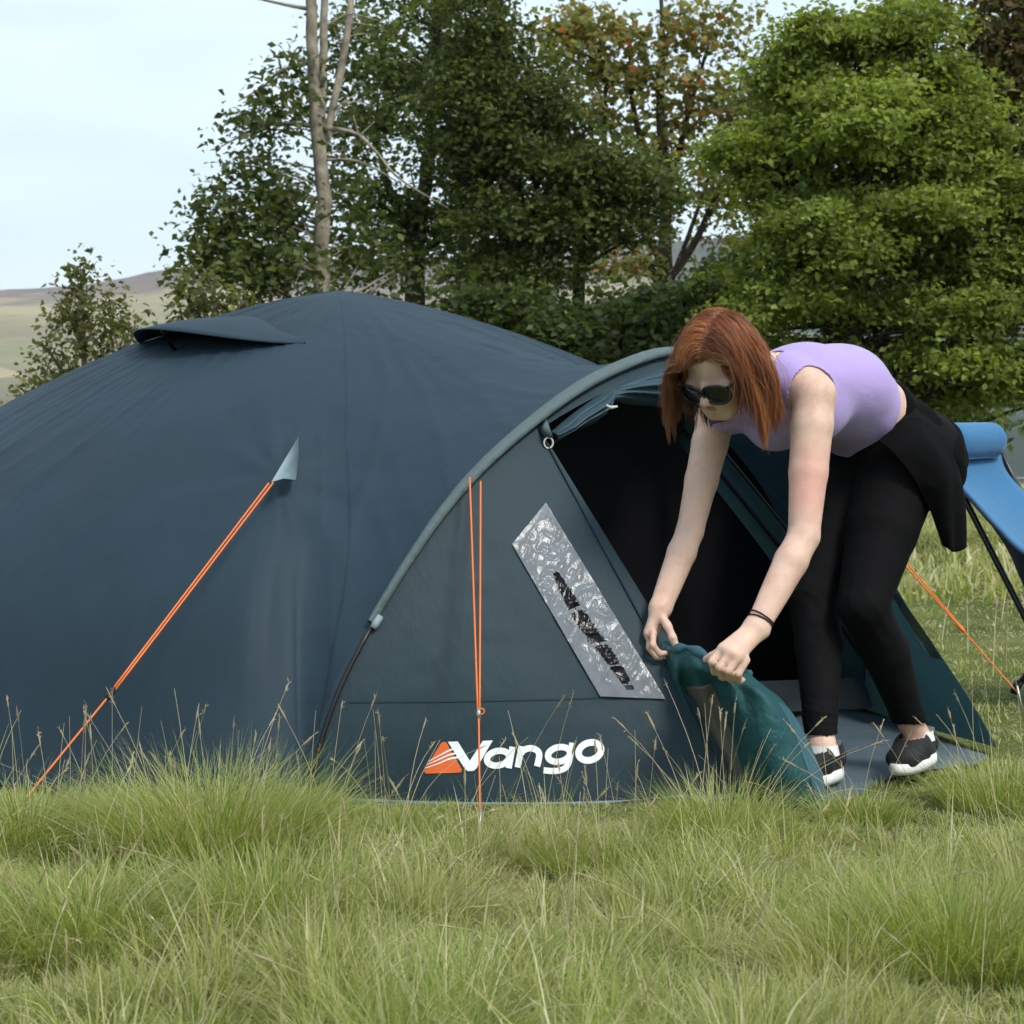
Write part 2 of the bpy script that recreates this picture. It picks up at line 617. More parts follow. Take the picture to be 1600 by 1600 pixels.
# 1 pale-trunked tree
make_tree('pale_trunk_tree', 'slender tree with a pale lichened trunk and sparse leaves, leftmost tall tree', 'tree', 17.0,
          [[(506, 870, 0, .085), (503, 440, 0, .066), (504, 300, 0, .058), (494, 180, 0, .052), (487, 60, 0, .046), (484, -60, 0, .04), (480, -220, 0, .03)],
           [(497, 205, 0, .05), (505, 90, 0.1, .035), (508, -60, .1, .025)],
           [(500, 250, 0, .03), (540, 70, .2, .030), (552, -60, .3, .02)]],
          [(400, 255, 50, 35, 8), (435, 180, 55, 45, 10), (465, 120, 35, 40, 5), (400, 330, 70, 35, 12), (370, 395, 60, 50, 14), (440, 410, 80, 45, 14), (350, 340, 30, 40, 4),
           (450, 300, 50, 40, 9), (560, 330, 55, 90, 12, .6), (560, 180, 60, 90, 16, .8), (570, 60, 60, 70, 12, .8), (470, 470, 110, 30, 6), (590, 420, 70, 60, 12, .8), (322, 305, 22, 26, 4), (335, 370, 30, 35, 7), (380, 430, 50, 25, 4)],
          0.068, DK + [(0.085, 0.095, 0.03)], [3, 3, 3, 1.2], bark='palebark', seed=3, clump=0.25, per=46, brad=0.5, branchy=0.4, dens=1.0, flat=0.7, group=GP,
          extra=[[(489, 15, 0, .02), (450, 8, 0, .014), (395, -4, 0, .008)], [(495, 92, 0, .02), (440, 110, 0, .013), (412, 135, 0, .010), (372, 158, 0, .004)],
                 [(412, 135, 0, .008), (395, 170, 0, .005), (382, 195, 0, .003)],
                 [(500, 198, 0, .026), (450, 193, 0, .018), (412, 197, 0, .014), (372, 215, 0, .009), (340, 232, 0, .004)], [(412, 197, 0, .012), (425, 168, 0, .006)],
                 [(505, 200, 0, .024), (555, 208, -.1, .016), (590, 240, -.2, .012), (625, 280, -.2, .009), (700, 325, -.2, .004)], [(560, 210, -.1, .010), (552, 180, -.1, .004)],
                 [(562, 212, -.1, .008), (585, 190, -.1, .004)], [(508, 250, 0, .014), (560, 252, -.1, .010), (620, 283, -.1, .006)],
                 [(500, 380, 0, .012), (478, 360, 0, .008), (468, 325, 0, .004)], [(513, 40, 0, .01), (545, 22, 0, .008), (590, 32, 0, .004)]])
# 2 dark trunk behind
make_tree('dark_trunk_tree', 'dark trunked leafy tree just right of the pale trunk', 'tree', 20.0,
          [[(640, 860, 0, .12), (648, 440, 0, .095), (655, 340, 0, .08), (668, 260, 0, .06), (680, 120, 0, .05), (690, -50, 0, .03)],
           [(652, 370, 0, .06), (610, 300, .1, .04), (590, 220, .2, .02)], [(656, 400, 0, .04), (720, 340, .2, .03), (760, 300, .3, .02)]],
          [(650, 60, 110, 90, 32), (640, 180, 100, 80, 26), (620, 300, 85, 60, 15), (700, 320, 90, 60, 16), (660, 385, 110, 30, 9), (590, 380, 50, 40, 8), (740, 260, 60, 80, 16)],
          0.062, DK, [3, 3, 2], seed=5, clump=0.26, per=85, flat=0.55, group=GP)
# 3 big dark mass
make_tree('dense_dark_tree', 'dense dark green broad tree in the middle of the row', 'tree', 19.0,
          [[(800, 850, 0, .14), (805, 480, 0, .12), (800, 300, 0, .10), (790, 150, 0, .08), (770, -60, 0, .05)],
           [(803, 420, 0, .07), (880, 330, .1, .05), (960, 250, .2, .03)], [(800, 380, 0, .06), (735, 300, .1, .04)], [(910, 620, .4, .07), (905, 430, .4, .055), (925, 330, .4, .04), (960, 260, .4, .02)]],
          [(740, 40, 80, 80, 30), (790, 130, 90, 70, 31), (720, 160, 70, 80, 20), (840, 200, 90, 60, 30), (790, 270, 110, 70, 50), (920, 260, 100, 50, 40), (880, 340, 110, 45, 30),
           (780, 370, 100, 50, 26), (1000, 290, 70, 50, 22), (960, 350, 80, 30, 12), (820, 435, 90, 35, 16), (740, 440, 60, 40, 10)],
          0.056, DK + [(0.14, 0.155, 0.045)], [3, 3, 3, 1.3], seed=8, clump=0.27, per=125, flat=0.5, up=0.6, cjit=0.4, group=GP)
# 4 autumn maple behind
make_tree('autumn_maple_tree', 'thin maple turning orange and yellow at its top, sky between its twigs', 'tree', 23.0,
          [[(1040, 860, 0, .11), (1038, 480, 0, .085), (1040, 300, 0, .06), (1032, 180, 0, .05), (1035, 60, 0, .03), (1030, -40, 0, .015)],
           [(1038, 330, 0, .05), (1075, 180, .1, .03), (1110, 60, .2, .015)], [(1036, 330, 0, .05), (990, 170, .1, .03), (985, 40, .1, .015)],
           [(1040, 420, 0, .045), (950, 250, 0, .035), (945, 120, 0, .02), (920, 30, 0, .01)], [(1042, 440, 0, .05), (1085, 380, 0, .04), (1130, 280, .1, .02)],
           [(1040, 460, 0, .05), (1000, 400, 0, .035), (960, 370, 0, .02)], [(1045, 450, 0, .03), (1100, 300, 0, .02), (1150, 130, 0, .008), (1175, 40, 0, .004)]],
          [(890, 70, 55, 50, 13), (950, 90, 60, 60, 13), (930, 20, 50, 30, 6), (1010, 120, 60, 70, 14), (1040, 40, 60, 50, 6), (1110, 40, 55, 50, 6), (1120, 150, 50, 40, 7), (1170, 150, 40, 40, 4),
           (990, 190, 60, 40, 8), (1090, 190, 60, 50, 9), (1150, 20, 40, 20, 3), (1060, 250, 50, 40, 6), (1130, 330, 50, 60, 8), (960, 400, 60, 40, 7)],
          0.078, [(0.22, 0.24, 0.08), (0.27, 0.23, 0.085), (0.34, 0.20, 0.07), (0.42, 0.14, 0.055), (0.18, 0.21, 0.07)], [4, 3, 1.0, 0.35, 3.5], seed=13, clump=0.34, per=46, flat=0.45, aspect=0.9, group=GP, brad=0.8)
# 5 russet tree behind the bright one
make_tree('russet_tree', 'olive and russet leaved tree at the right edge behind the bright green tree', 'tree', 21.0,
          [[(1690, 860, 0, .13), (1680, 420, 0, .10), (1640, 250, 0, .08), (1600, 80, 0, .06), (1570, -80, 0, .03)], [(1640, 300, 0, .05), (1530, 160, 0, .03), (1505, 70, 0, .015)]],
          [(1560, 60, 60, 70, 20), (1590, 160, 60, 70, 22), (1520, 120, 45, 55, 12), (1590, 280, 50, 60, 16), (1450, 5, 40, 20, 5), (1580, -30, 70, 40, 10), (1650, 80, 60, 150, 20), (1640, 300, 50, 120, 18), (1210, 180, 45, 35, 8, 1.0), (1190, 240, 50, 50, 9, 1.0)],
          0.090, [(0.12, 0.10, 0.04), (0.16, 0.11, 0.05), (0.09, 0.10, 0.035)], [3, 2, 3], seed=17, clump=0.35, per=78, flat=0.6, group=GP)
# 6 the bright tree in front
BR = [(0.195, 0.258, 0.055), (0.240, 0.298, 0.068), (0.145, 0.200, 0.046), (0.295, 0.332, 0.085)]
tiers = [(1300, 60, 95, 40, 22), (1400, 40, 90, 35, 20), (1230, 100, 60, 40, 12), (1290, 130, 110, 35, 26), (1420, 110, 90, 35, 20), (1360, 175, 130, 30, 26), (1490, 150, 70, 35, 14),
         (1200, 225, 90, 30, 18), (1290, 225, 100, 35, 22), (1340, 160, 80, 30, 14, -.5), (1380, 185, 50, 16, 8, -.8), (1480, 190, 85, 30, 18), (1530, 240, 60, 40, 14), (1440, 240, 110, 35, 20), (1150, 250, 50, 35, 10),
         (1200, 290, 70, 35, 12), (1290, 325, 110, 40, 26), (1280, 345, 60, 25, 12, -.7), (1420, 320, 100, 30, 24, -.4), (1500, 300, 90, 35, 18), (1560, 330, 70, 45, 16), (1240, 370, 70, 30, 12, -.4),
         (1330, 390, 60, 26, 12, -.7), (1210, 430, 80, 40, 18, -.3), (1200, 470, 75, 30, 14, -.5), (1290, 480, 90, 40, 16), (1400, 420, 120, 50, 18, .4), (1500, 420, 100, 50, 20, .2), (1580, 400, 60, 60, 16),
         (1470, 500, 100, 40, 20, -.2), (1560, 490, 80, 45, 18, -.3), (1500, 560, 90, 35, 18, -.3), (1590, 570, 60, 40, 14), (1400, 560, 90, 50, 14), (1300, 560, 90, 45, 12), (1545, 612, 40, 16, 6), (1490, 625, 28, 14, 4), (1200, 540, 70, 40, 10), (1640, 300, 60, 200, 26), (1660, 520, 60, 120, 18), (1300, 300, 70, 40, 14, .9), (1360, 330, 70, 50, 14, .9), (1350, 250, 210, 200, 95, .1), (1480, 420, 120, 160, 40, .1), (1310, 350, 60, 30, 8, .7), (1450, 380, 80, 30, 12, .7)]
make_tree('bright_green_tree', 'broad bright green tree with layered leafy tiers behind the bending woman', 'tree', 15.5,
          [[(1322, 900, 0, .16), (1325, 560, 0, .13), (1330, 420, 0, .11), (1340, 300, 0, .09), (1350, 180, 0, .07), (1350, 40, 0, .03)],
           [(1330, 430, 0, .07), (1420, 370, 0, .05), (1520, 310, 0, .03)], [(1332, 400, 0, .06), (1260, 330, 0, .04), (1180, 270, 0, .02)], [(1328, 500, 0, .07), (1430, 480, 0, .05), (1560, 450, 0, .03)],
           [(1345, 230, 0, .05), (1430, 180, 0, .03), (1480, 140, 0, .02)], [(1345, 240, 0, .05), (1270, 170, 0, .03), (1230, 110, 0, .02)], [(1326, 540, 0, .05), (1240, 470, -.2, .03), (1190, 440, -.3, .02)]],
          tiers, 0.050, BR, [3, 3, 2, 1.5], seed=21, clump=0.235, per=135, flat=0.42, up=0.7, cjit=0.3, group=GP)
# understorey
UND = [(0.075, 0.108, 0.036), (0.105, 0.14, 0.048), (0.055, 0.078, 0.030)]
make_tree('dark_bush', 'dark green bush behind the right shoulder of the tent', 'bush', 17.5, [[(900, 860, 0, .05), (900, 640, 0, .04), (905, 560, 0, .02)], [(900, 700, 0, .04), (800, 560, 0, .02)], [(900, 700, 0, .04), (980, 560, 0, .02)]],
          [(760, 480, 70, 25, 14), (830, 500, 80, 35, 22), (900, 520, 80, 40, 24), (980, 500, 80, 45, 26), (1060, 480, 70, 45, 22), (950, 570, 120, 40, 30), (860, 570, 60, 30, 12)],
          0.075, UND, [3, 2, 2], seed=31, clump=0.27, per=80, group='bushes behind the tent')
make_tree('leafy_bush', 'shaded leafy bush behind the red-haired woman', 'bush', 17.0, [[(1120, 860, 0, .05), (1120, 640, 0, .035), (1120, 520, 0, .02)], [(1120, 700, 0, .03), (1200, 560, 0, .02)]],
          [(1100, 500, 70, 45, 22), (1140, 440, 60, 40, 14), (1080, 570, 80, 50, 20), (1170, 570, 80, 60, 24), (1250, 620, 90, 60, 20), (1120, 640, 140, 50, 20), (1470, 660, 22, 40, 8), (1505, 668, 18, 8, 3), (1400, 640, 60, 50, 14)],
          0.070, UND, [2, 3, 1.5], seed=33, clump=0.26, per=85, group='bushes behind the tent')
PB = [(0.15, 0.165, 0.055), (0.115, 0.135, 0.045), (0.20, 0.20, 0.075)]
make_tree('young_birch', 'young birch with loose small leaves at the far left against the hill', 'tree', 12.5,
          [[(140, 900, 0, .03), (135, 640, 0, .022), (130, 520, 0, .013), (126, 420, 0, .005)], [(136, 640, 0, .016), (170, 540, .1, .009), (178, 470, .1, .004)], [(137, 650, 0, .016), (90, 570, 0, .008), (70, 545, 0, .003)],
           [(138, 680, 0, .016), (70, 620, 0, .008), (35, 610, 0, .003)], [(134, 620, 0, .012), (200, 540, 0, .008), (212, 500, 0, .003)], [(133, 560, 0, .010), (110, 500, 0, .006), (102, 475, 0, .003)]],
          [(126, 420, 14, 14, 4), (130, 455, 22, 22, 5), (135, 490, 32, 30, 8), (170, 480, 30, 30, 5), (105, 490, 16, 14, 3), (130, 550, 45, 35, 12), (75, 540, 22, 12, 3), (180, 530, 30, 25, 6), (205, 505, 12, 14, 2), (90, 580, 40, 20, 7),
           (50, 610, 25, 18, 4), (140, 610, 60, 30, 12), (15, 625, 12, 8, 1)],
          0.040, PB, [3, 3, 1.5], bark='twig', seed=41, clump=0.13, per=30, flat=0.9, group='young trees left of the tent')
make_tree('hawthorn_sapling', 'small leafy sapling peeping over the tent top left of the pale trunk', 'tree', 12.5,
          [[(330, 900, 0, .03), (330, 560, 0, .018), (335, 470, 0, .01), (318, 420, 0, .004)], [(331, 560, 0, .012), (300, 480, 0, .007), (283, 445, 0, .003)], [(332, 540, 0, .012), (380, 470, 0, .006)]],
          [(285, 452, 12, 12, 2), (310, 470, 22, 18, 4), (322, 440, 14, 22, 3), (345, 470, 22, 18, 4), (300, 500, 40, 20, 6), (370, 480, 25, 18, 4)],
          0.050, PB + [(0.06, 0.08, 0.025)], [3, 3, 1, 2], bark='twig', seed=43, clump=0.14, per=22, flat=0.9, group='young trees left of the tent')

# wire fence at the field edge
fe = empty('wire_fence', (4.0, 27.0, 0))
tag(fe, 'thin post and wire fence across the field behind the blue chair', 'fence')
M['post'] = plain('weathered_post', (0.22, 0.19, 0.15), 0.9, 0.1, var=0.3)
M['wire'] = plain('galvanised_wire', (0.45, 0.44, 0.38), 0.5, 0.4, metal=0.3)
for zz in (1.24, 0.35):
    tube('wire', [(-9, 27, zz), (-3, 27, zz - .02), (3, 27, zz + .01), (9, 27, zz - .01), (15, 27, zz + .01)], 0.006, M['wire'], fe, 5)
for xx in (-9, -4.5, -0.5, 3.0, 8.3, 12.5):
    gz = float(ground_z(xx, 27.0))
    tube('post', [(xx, 27.06, gz - .2), (xx, 27.06, 0.7), (xx + .01, 27.06, 1.29)], [.05, .05, .045], M['post'], fe, 8)

# ================================================================== TENT
FLY = (0.0152, 0.0352, 0.0525)
PORCH = (0.0190, 0.0415, 0.055)
M['fly'] = fabric('fly_navy', FLY, 0.66, trans=0.06, wr=0.20, wscale=3.0, stretch=((1.0, 1.0, 0.3), (0, 0.55, 0.4)), spec=0.3, fine=0.35, weave=700)
M['porch'] = fabric('porch_slate', PORCH, 0.62, trans=0.14, wr=0.35, wscale=4.5, fine=0.4, weave=700, stretch=((1.0, 1.0, 0.4), (0.3, 0.5, 0.2)))
M['sleeve'] = fabric('sleeve_greygreen', (0.082, 0.118, 0.122), 0.65, wr=0.35, wscale=25)
M['tab'] = fabric('tab_grey', (0.22, 0.30, 0.33), 0.6, wr=0.1)
M['roll'] = fabric('rolled_door_teal', (0.030, 0.062, 0.078), 0.5, wr=0.35, wscale=14)
M['teal'] = fabric('door_teal', (0.016, 0.078, 0.086), 0.6, trans=0.08, wr=0.8, wscale=14, fine=0.5)
M['tealhem'] = fabric('door_hem', (0.032, 0.100, 0.128), 0.55, wr=0.25, wscale=22)
M['mud'] = fabric('mud_wall_grey', (0.105, 0.100, 0.085), 0.7, wr=0.25, wscale=22)
M['inner'] = fabric('inner_shade_trim', (0.006, 0.006, 0.008), 0.8, wr=0.1, spec=0.1)  # black stands in for the unlit inside; zips and strut share it
M['sheet'] = fabric('groundsheet', (0.066, 0.094, 0.116), 0.55, wr=0.45, wscale=9, var=0.2)
M['tub'] = fabric('bathtub_wall', (0.085, 0.095, 0.098), 0.6, wr=0.2)
M['orange'] = plain('orange_cord', (0.78, 0.18, 0.035), 0.5, 0.3, var=0.15, vscale=300)
M['black'] = plain('black_plastic', (0.012, 0.012, 0.013), 0.4, 0.4)
M['steel'] = plain('steel', (0.45, 0.46, 0.46), 0.35, 0.5, metal=0.9)
M['white'] = plain('white_print', (0.80, 0.83, 0.83), 0.5, 0.3, var=0.02)
M['oprint'] = plain('orange_print', (0.72, 0.14, 0.03), 0.5, 0.3, var=0.03)
M['seam'] = plain('seam_thread', (0.018, 0.034, 0.050), 0.7, 0.2)
M['ring'] = plain('pale_plastic', (0.55, 0.56, 0.50), 0.4, 0.4)

A0 = np.array([-0.53, 6.68, 1.262])
C1, C2, C3, C4 = (np.array(c) for c in ((-0.585, 4.87, 0), (-2.36, 6.70, -0.05), (-0.48, 8.48, 0), (1.28, 6.62, 0)))
F1, F2 = np.array([-0.452, 4.92, 0.0]), np.array([1.08, 6.75, 0.0])
AL = (F2 - F1) / np.linalg.norm(F2 - F1)
OUT = np.array([AL[1], -AL[0], 0])
TILT = 0.15 / 1.05
NC, FC = np.array([0.565, 4.95, 0.015]), np.array([1.275, 5.70, 0.03])


def pole(c, s):
    q = A0 + (c - A0) * s
    h = math.sqrt(max(0.0, 1 - s ** 1.35))
    return np.array([q[0], q[1], c[2] + (A0[2] - c[2]) * h])


def solve_arch(px, py):
    d = np.array(ray(px, py)); c = np.array(CAM)
    # F1 + (F2-F1)a + (OUT*TILT + z)w = c + d t
    A = np.stack([F2 - F1, OUT * TILT + np.array([0, 0, 1.0]), -d], 1)
    a, z, t = np.linalg.solve(A, c - F1)
    return a, z


near = [solve_arch(*p) for p in ((484, 1215), (520, 1090), (580, 975), (650, 860), (735, 745), (850, 645), (940, 585), (1040, 548))]
near = [(0.0, 0.0)] + [(a, z) for a, z in near if a < 0.475]
ztop = max(z for a, z in near) + 0.015
half = crom(near + [(0.5, max(ztop, 1.05))], 41)
half[-1][0] = 0.5
arch_az = [tuple(h) for h in half] + [(1 - h[0], h[1]) for h in half[::-1][1:]]
NA = len(arch_az)
ARCH = [F1 + (F2 - F1) * a + OUT * TILT * z + np.array([0, 0, z]) for a, z in arch_az]
# smooth
for _ in range(6):
    ARCH = [ARCH[0]] + [(ARCH[i - 1] + 2 * ARCH[i] + ARCH[i + 1]) / 4 for i in range(1, NA - 1)] + [ARCH[-1]]


def arch_at(t):
    x = np.clip(t, 0, 1) * (NA - 1)
    i = min(int(x), NA - 2)
    return ARCH[i] + (ARCH[i + 1] - ARCH[i]) * (x - i)


tent = empty('dome_tent', (0.0, 5.9, 0.0))
tag(tent, 'large navy blue dome tent with open porch and orange guy lines', 'tent')
BIG = {}


def crinkle(p, amp=0.004, k=1.0, seed=0):
    return amp * (vnoise(p[0] * 7 * k + p[2] * 5, p[1] * 7 * k - p[2] * 9, 80 + seed) - 0.5) + amp * 0.5 * (vnoise(p[0] * 19 * k - p[2] * 8, p[1] * 17 * k + p[2] * 21, 90 + seed) - 0.5)


def patch(name, fn, nr, nc, mat, hole=None, amp=0.004, seed=0, flip=False):
    V = [fn(i / (nr - 1), j / (nc - 1)) for i in range(nr) for j in range(nc)]
    A = np.array(V).reshape(nr, nc, 3)
    du = np.gradient(A, axis=0); dv = np.gradient(A, axis=1)
    N = np.cross(du, dv); N /= (np.linalg.norm(N, axis=2)[..., None] + 1e-9)
    for i in range(nr):
        for j in range(nc):
            e = min(1, 6 * min(i, nr - 1 - i, j, nc - 1 - j) / min(nr, nc))
            A[i, j] += N[i, j] * crinkle(A[i, j], amp, 1, seed) * e
    V = A.reshape(-1, 3)
    F = grid_faces(nr, nc)
    if hole:
        F = [f for f in F if not hole(sum(V[k] for k in f) / 4)]
    if flip: F = [f[::-1] for f in F]
    o = mesh_obj(name, V, F, mat, tent)
    BIG[name + str(seed)] = BVHTree.FromPolygons([tuple(v) for v in V], F)
    return o


def side(ca, cb, bulge, sag):
    mid = (ca + cb) / 2 - A0
    o = np.array([mid[0], mid[1], 0]); o /= np.linalg.norm(o)

    def fn(u, v):
        s = u ** 0.85
        a, b_ = pole(ca, s), pole(cb, s)
        p = a + (b_ - a) * v
        w = 4 * v * (1 - v)
        p = p + o * (bulge * (math.sin(math.pi * v) ** 0.62 if v < .5 else w) * s ** 2.2 - sag * w * math.sin(math.pi * s))
        # a soft ridge where the pole lies under the cloth
        return p
    return fn


L_SIDE = side(C1, C2, 0.34, -0.03)
patch('fly_panel', side(C2, C3, 0.2, 0.03), 30, 30, M['fly'], seed=2)
patch('fly_panel', side(C3, C4, 0.2, 0.03), 30, 30, M['fly'], seed=3)


def front(u, v):
    """cloth between the crossing poles and the porch hoop; u along the hoop, v out"""
    a = pole(C1, max(0.0, 1 - 2 * u) ** 0.85) if u <= 0.5 else pole(C4, (2 * u - 1) ** 0.85)
    b_ = arch_at(u)
    p = a + (b_ - a) * v
    w = 4 * v * (1 - v)
    k = math.sin(math.pi * u)
    inw = np.array([0.33, 5.9, 0.35]) - p
    inw /= np.linalg.norm(inw)
    return p + inw * w * (0.085 * k ** 2 + 0.02 * k) * np.clip((u - 0.10) / 0.3, 0, 1)


def sheet(fns):
    """several patches welded along their common edges and relaxed, so that the cloth rounds over the poles"""
    bm = bmesh.new()
    for fn, nr, nc in fns:
        vs = [bm.verts.new(fn(i / (nr - 1), j / (nc - 1))) for i in range(nr) for j in range(nc)]
        for f in grid_faces(nr, nc):
            try: bm.faces.new([vs[k] for k in f])
            except ValueError: pass
    bmesh.ops.remove_doubles(bm, verts=bm.verts, dist=0.0015)
    for _ in range(90):
        bmesh.ops.smooth_vert(bm, verts=[v for v in bm.verts if not v.is_boundary], factor=0.5, use_axis_x=True, use_axis_y=True, use_axis_z=True)
    bmesh.ops.recalc_face_normals(bm, faces=bm.faces)
    tabp = A_TAB
    for v in bm.verts:
        if v.is_boundary: continue
        p = np.array(v.co)
        d = crinkle(p, 0.0035, 1, 1)
        # tension creases fanning out below the guy tab and up to the hoop
        r = np.linalg.norm(p - tabp)
        ang = math.atan2(p[0] - tabp[0], -(p[2] - tabp[2]) + 1e-6)
        if r < 0.62:
            fall = (1 - r / 0.62) * min(1, r / 0.06)
            d += 0.0045 * fall * math.sin(ang * 9.0 + 2.5 * float(vnoise(r * 7, ang * 2, 41)))
        # long pulls running down the cloth from the crown
        th = math.atan2(p[0] - A0[0], A0[1] - p[1]); rr_ = math.hypot(p[0] - A0[0], p[1] - A0[1])
        n1 = 1 - abs(2 * float(vnoise(th * 9 + rr_ * 0.8, rr_ * 1.3 + 4, 43)) - 1)
        n2 = 1 - abs(2 * float(vnoise(th * 21 - rr_ * 1.1, rr_ * 2.4, 44)) - 1)
        d += min(1, rr_ / 0.5) * (0.0060 * n1 ** 6 + 0.0030 * n2 ** 5)
        v.co += v.normal * d
    me = bpy.data.meshes.new('flysheet')
    bm.to_mesh(me)
    V = [tuple(v.co) for v in bm.verts]; F = [tuple(v.index for v in f.verts) for f in bm.faces]
    bm.verts.index_update()
    F = [tuple(v.index for v in f.verts) for f in bm.faces]
    BIG['fly'] = BVHTree.FromPolygons(V, F)
    bm.free()
    return link('flysheet', me, M['fly'], tent)


A_TAB = pole(C1, min(np.linspace(.3, .95, 200), key=lambda s: abs(proj(pole(C1, s))[1] - 745)))
sheet([(L_SIDE, 110, 130), (front, 219, 70)])
strip_later = [('fly', [(531, 458), (538, 520), (541, 600), (540, 690)]), ('fly', [(542, 700), (545, 860), (520, 1010), (498, 1130)])]

TD = 0.368          # where the door begins along the hoop
T1, T2 = arch_at(TD), arch_at(1 - TD)
WIN = [(853, 785), (800, 850), (938, 1088), (1040, 1092)]


def in_poly(x, y, poly):
    c = False
    for i in range(len(poly)):
        x1, y1 = poly[i]; x2, y2 = poly[(i + 1) % len(poly)]
        if (y1 > y) != (y2 > y) and x < (x2 - x1) * (y - y1) / (y2 - y1) + x1: c = not c
    return c


def shrink(poly, k):
    cx = sum(p[0] for p in poly) / len(poly); cy = sum(p[1] for p in poly) / len(poly)
    return [(cx + (x - cx) * k, cy + (y - cy) * k) for x, y in poly]


WS = shrink(WIN, 0.86)


def porch_panel(F0, T, corner, t0, t1):
    def fn(u, v):
        a = arch_at(t0 + (t1 - t0) * u)
        b_ = corner + (T - corner) * u
        # door edge bows very slightly inward
        p = a + (b_ - a) * v
        w = 4 * v * (1 - v)
        bow = OUT * (0.025 * w * math.sin(math.pi * min(1, u * 1.1)))
        hem = np.array([0, 0, -0.034 * (1 - u) ** 9])
        return p + bow * 1.0 + hem
    return fn


near_fn = porch_panel(F1, T1, NC, 0.0, TD)
patch('porch_panel', near_fn, 90, 90, M['porch'], hole=lambda c: in_poly(*proj(c), WS), amp=0.006, seed=5)
far_fn = porch_panel(F2, T2, FC, 1.0, 1 - TD)
M['porchfar'] = fabric('porch_teal_side', (0.020, 0.056, 0.070), 0.55, trans=0.20, wr=0.2, wscale=5.0)
q4 = [(1402, 914), (1386, 924), (1450, 1026), (1472, 1031)]
patch('porch_panel', far_fn, 150, 150, M['porchfar'], hole=lambda c: in_poly(*proj(c), shrink(q4, 0.93)), amp=0.006, seed=6)
# narrow roof above the door, cloth from the hoop to the rolled door
RLT = [arch_at(TD + (1 - 2 * TD) * t) + OUT * (0.02 + 0.02 * math.sin(math.pi * t)) + np.array([0, 0, -0.02 - 0.02 * math.sin(math.pi * t)]) for t in np.linspace(0, 1, 41)]


def roof_fn(u, v):
    t = TD + (1 - 2 * TD) * v
    i = min(int(v * 40), 39)
    b_ = RLT[i] + (RLT[i + 1] - RLT[i]) * (v * 40 - i)
    a = arch_at(t)
    return a + (b_ - a) * u


patch('porch_roof', roof_fn, 10, 60, M['porch'], amp=0.006, seed=7)


def onto(key, px, py, off=0.003):
    d = ray(px, py).normalized()
    hit = BIG[key].ray_cast(CAM, d)
    if hit[0] is None:
        q = BIG[key].find_nearest(P(px, py, 5.1))
        return q[0] - d * off
    return hit[0] - d * off


# hoop sleeve and poles
def band(name, t0, t1, w0, mat, thick=0.012, n=60, bell=True):
    V = []
    m_ = 8
    for i in range(n):
        t = t0 + (t1 - t0) * i / (n - 1)
        p = arch_at(t)
        tg = arch_at(min(1, t + .01)) - arch_at(max(0, t - .01)); tg /= np.linalg.norm(tg)
        inn = np.array([0.33, 5.9, 0.2]) - p; inn -= tg * inn.dot(tg); inn /= np.linalg.norm(inn)
        sd_ = np.cross(tg, inn)
        w_ = w0(t) if callable(w0) else w0
        for k in range(m_):
            a_ = 2 * math.pi * k / m_
            V.append(p - inn * (thick * 0.5 + thick * math.sin(a_)) + sd_ * (w_ * math.cos(a_)) * (1 if True else 0) + OUT * (w_ * 0.35))
    F = []
    for i in range(n - 1):
        for k in range(m_):
            F.append((i * m_ + k, i * m_ + (k + 1) % m_, (i + 1) * m_ + (k + 1) % m_, (i + 1) * m_ + k))
    return mesh_obj(name, V, F, mat, tent)


def t_of_px(px, py):
    best = min(range(NA), key=lambda i: (proj(ARCH[i])[0] - px) ** 2 + (proj(ARCH[i])[1] - py) ** 2 if i < NA // 2 else 1e9)
    return best / (NA - 1)


ts = t_of_px(585, 970)
band('pole_sleeve', ts, 1 - ts, lambda t: 0.005 + 0.019 * math.sin(math.pi * t) ** 3, M['sleeve'])
for sgn in (0, 1):
    pts = [arch_at((ts * k / 10) if not sgn else 1 - ts * k / 10) + OUT * 0.008 + np.array([0, 0, 0.004]) for k in range(11)]
    tube('tent_pole', pts, 0.0055, M['black'], tent, 8)
cl = arch_at(ts) + OUT * 0.012
dcl = arch_at(ts + .02) - arch_at(ts); dcl /= np.linalg.norm(dcl)
tube('sleeve_clip', [cl - dcl * .012, cl, cl + dcl * .022], [.008, .010, .009], M['tab'], tent, 8)
# dome poles show as soft ridges under the cloth
for c, smax in ((C2, 1.0), (C4, .98)):
    tube('tent_pole', [A0 + (pole(c, s) - A0) * 0.985 - np.array([0, 0, 0.02]) for s in np.linspace(0.02, smax, 30)], 0.005, M['black'], tent, 6)

# seams
def strip(name, key, pts, wpx, mat, off=0.003, n=40, parent=None):
    q = crom(pts, n)
    V = []
    for i, p in enumerate(q):
        d = q[min(i + 1, n - 1)] - q[max(i - 1, 0)]
        d = d / (np.linalg.norm(d) + 1e-9)
        nn = np.array([-d[1], d[0]]) * wpx / 2
        V += [onto(key, p[0] + nn[0], p[1] + nn[1], off), onto(key, p[0] - nn[0], p[1] - nn[1], off)]
    F = [(2 * i, 2 * i + 1, 2 * i + 3, 2 * i + 2) for i in range(n - 1)]
    return mesh_obj(name, V, F, mat, parent or tent)


for key_, pts_ in strip_later: strip('seam', key_, pts_, 1.6, M['seam'], .0025)
strip('seam', 'porch_panel5', [(545, 1097), (700, 1096), (850, 1093), (935, 1090)], 2.2, M['seam'], .002)
strip('hem', 'porch_panel5', [(500, 1248), (700, 1256), (900, 1256), (1100, 1247), (1165, 1240)], 7, M['tab'], .004)
tube('door_piping', [near_fn(u_, .945) + np.array([.001, -.003, 0]) for u_ in np.linspace(.04, .985, 50)], .0028, M['seam'], tent, 6)

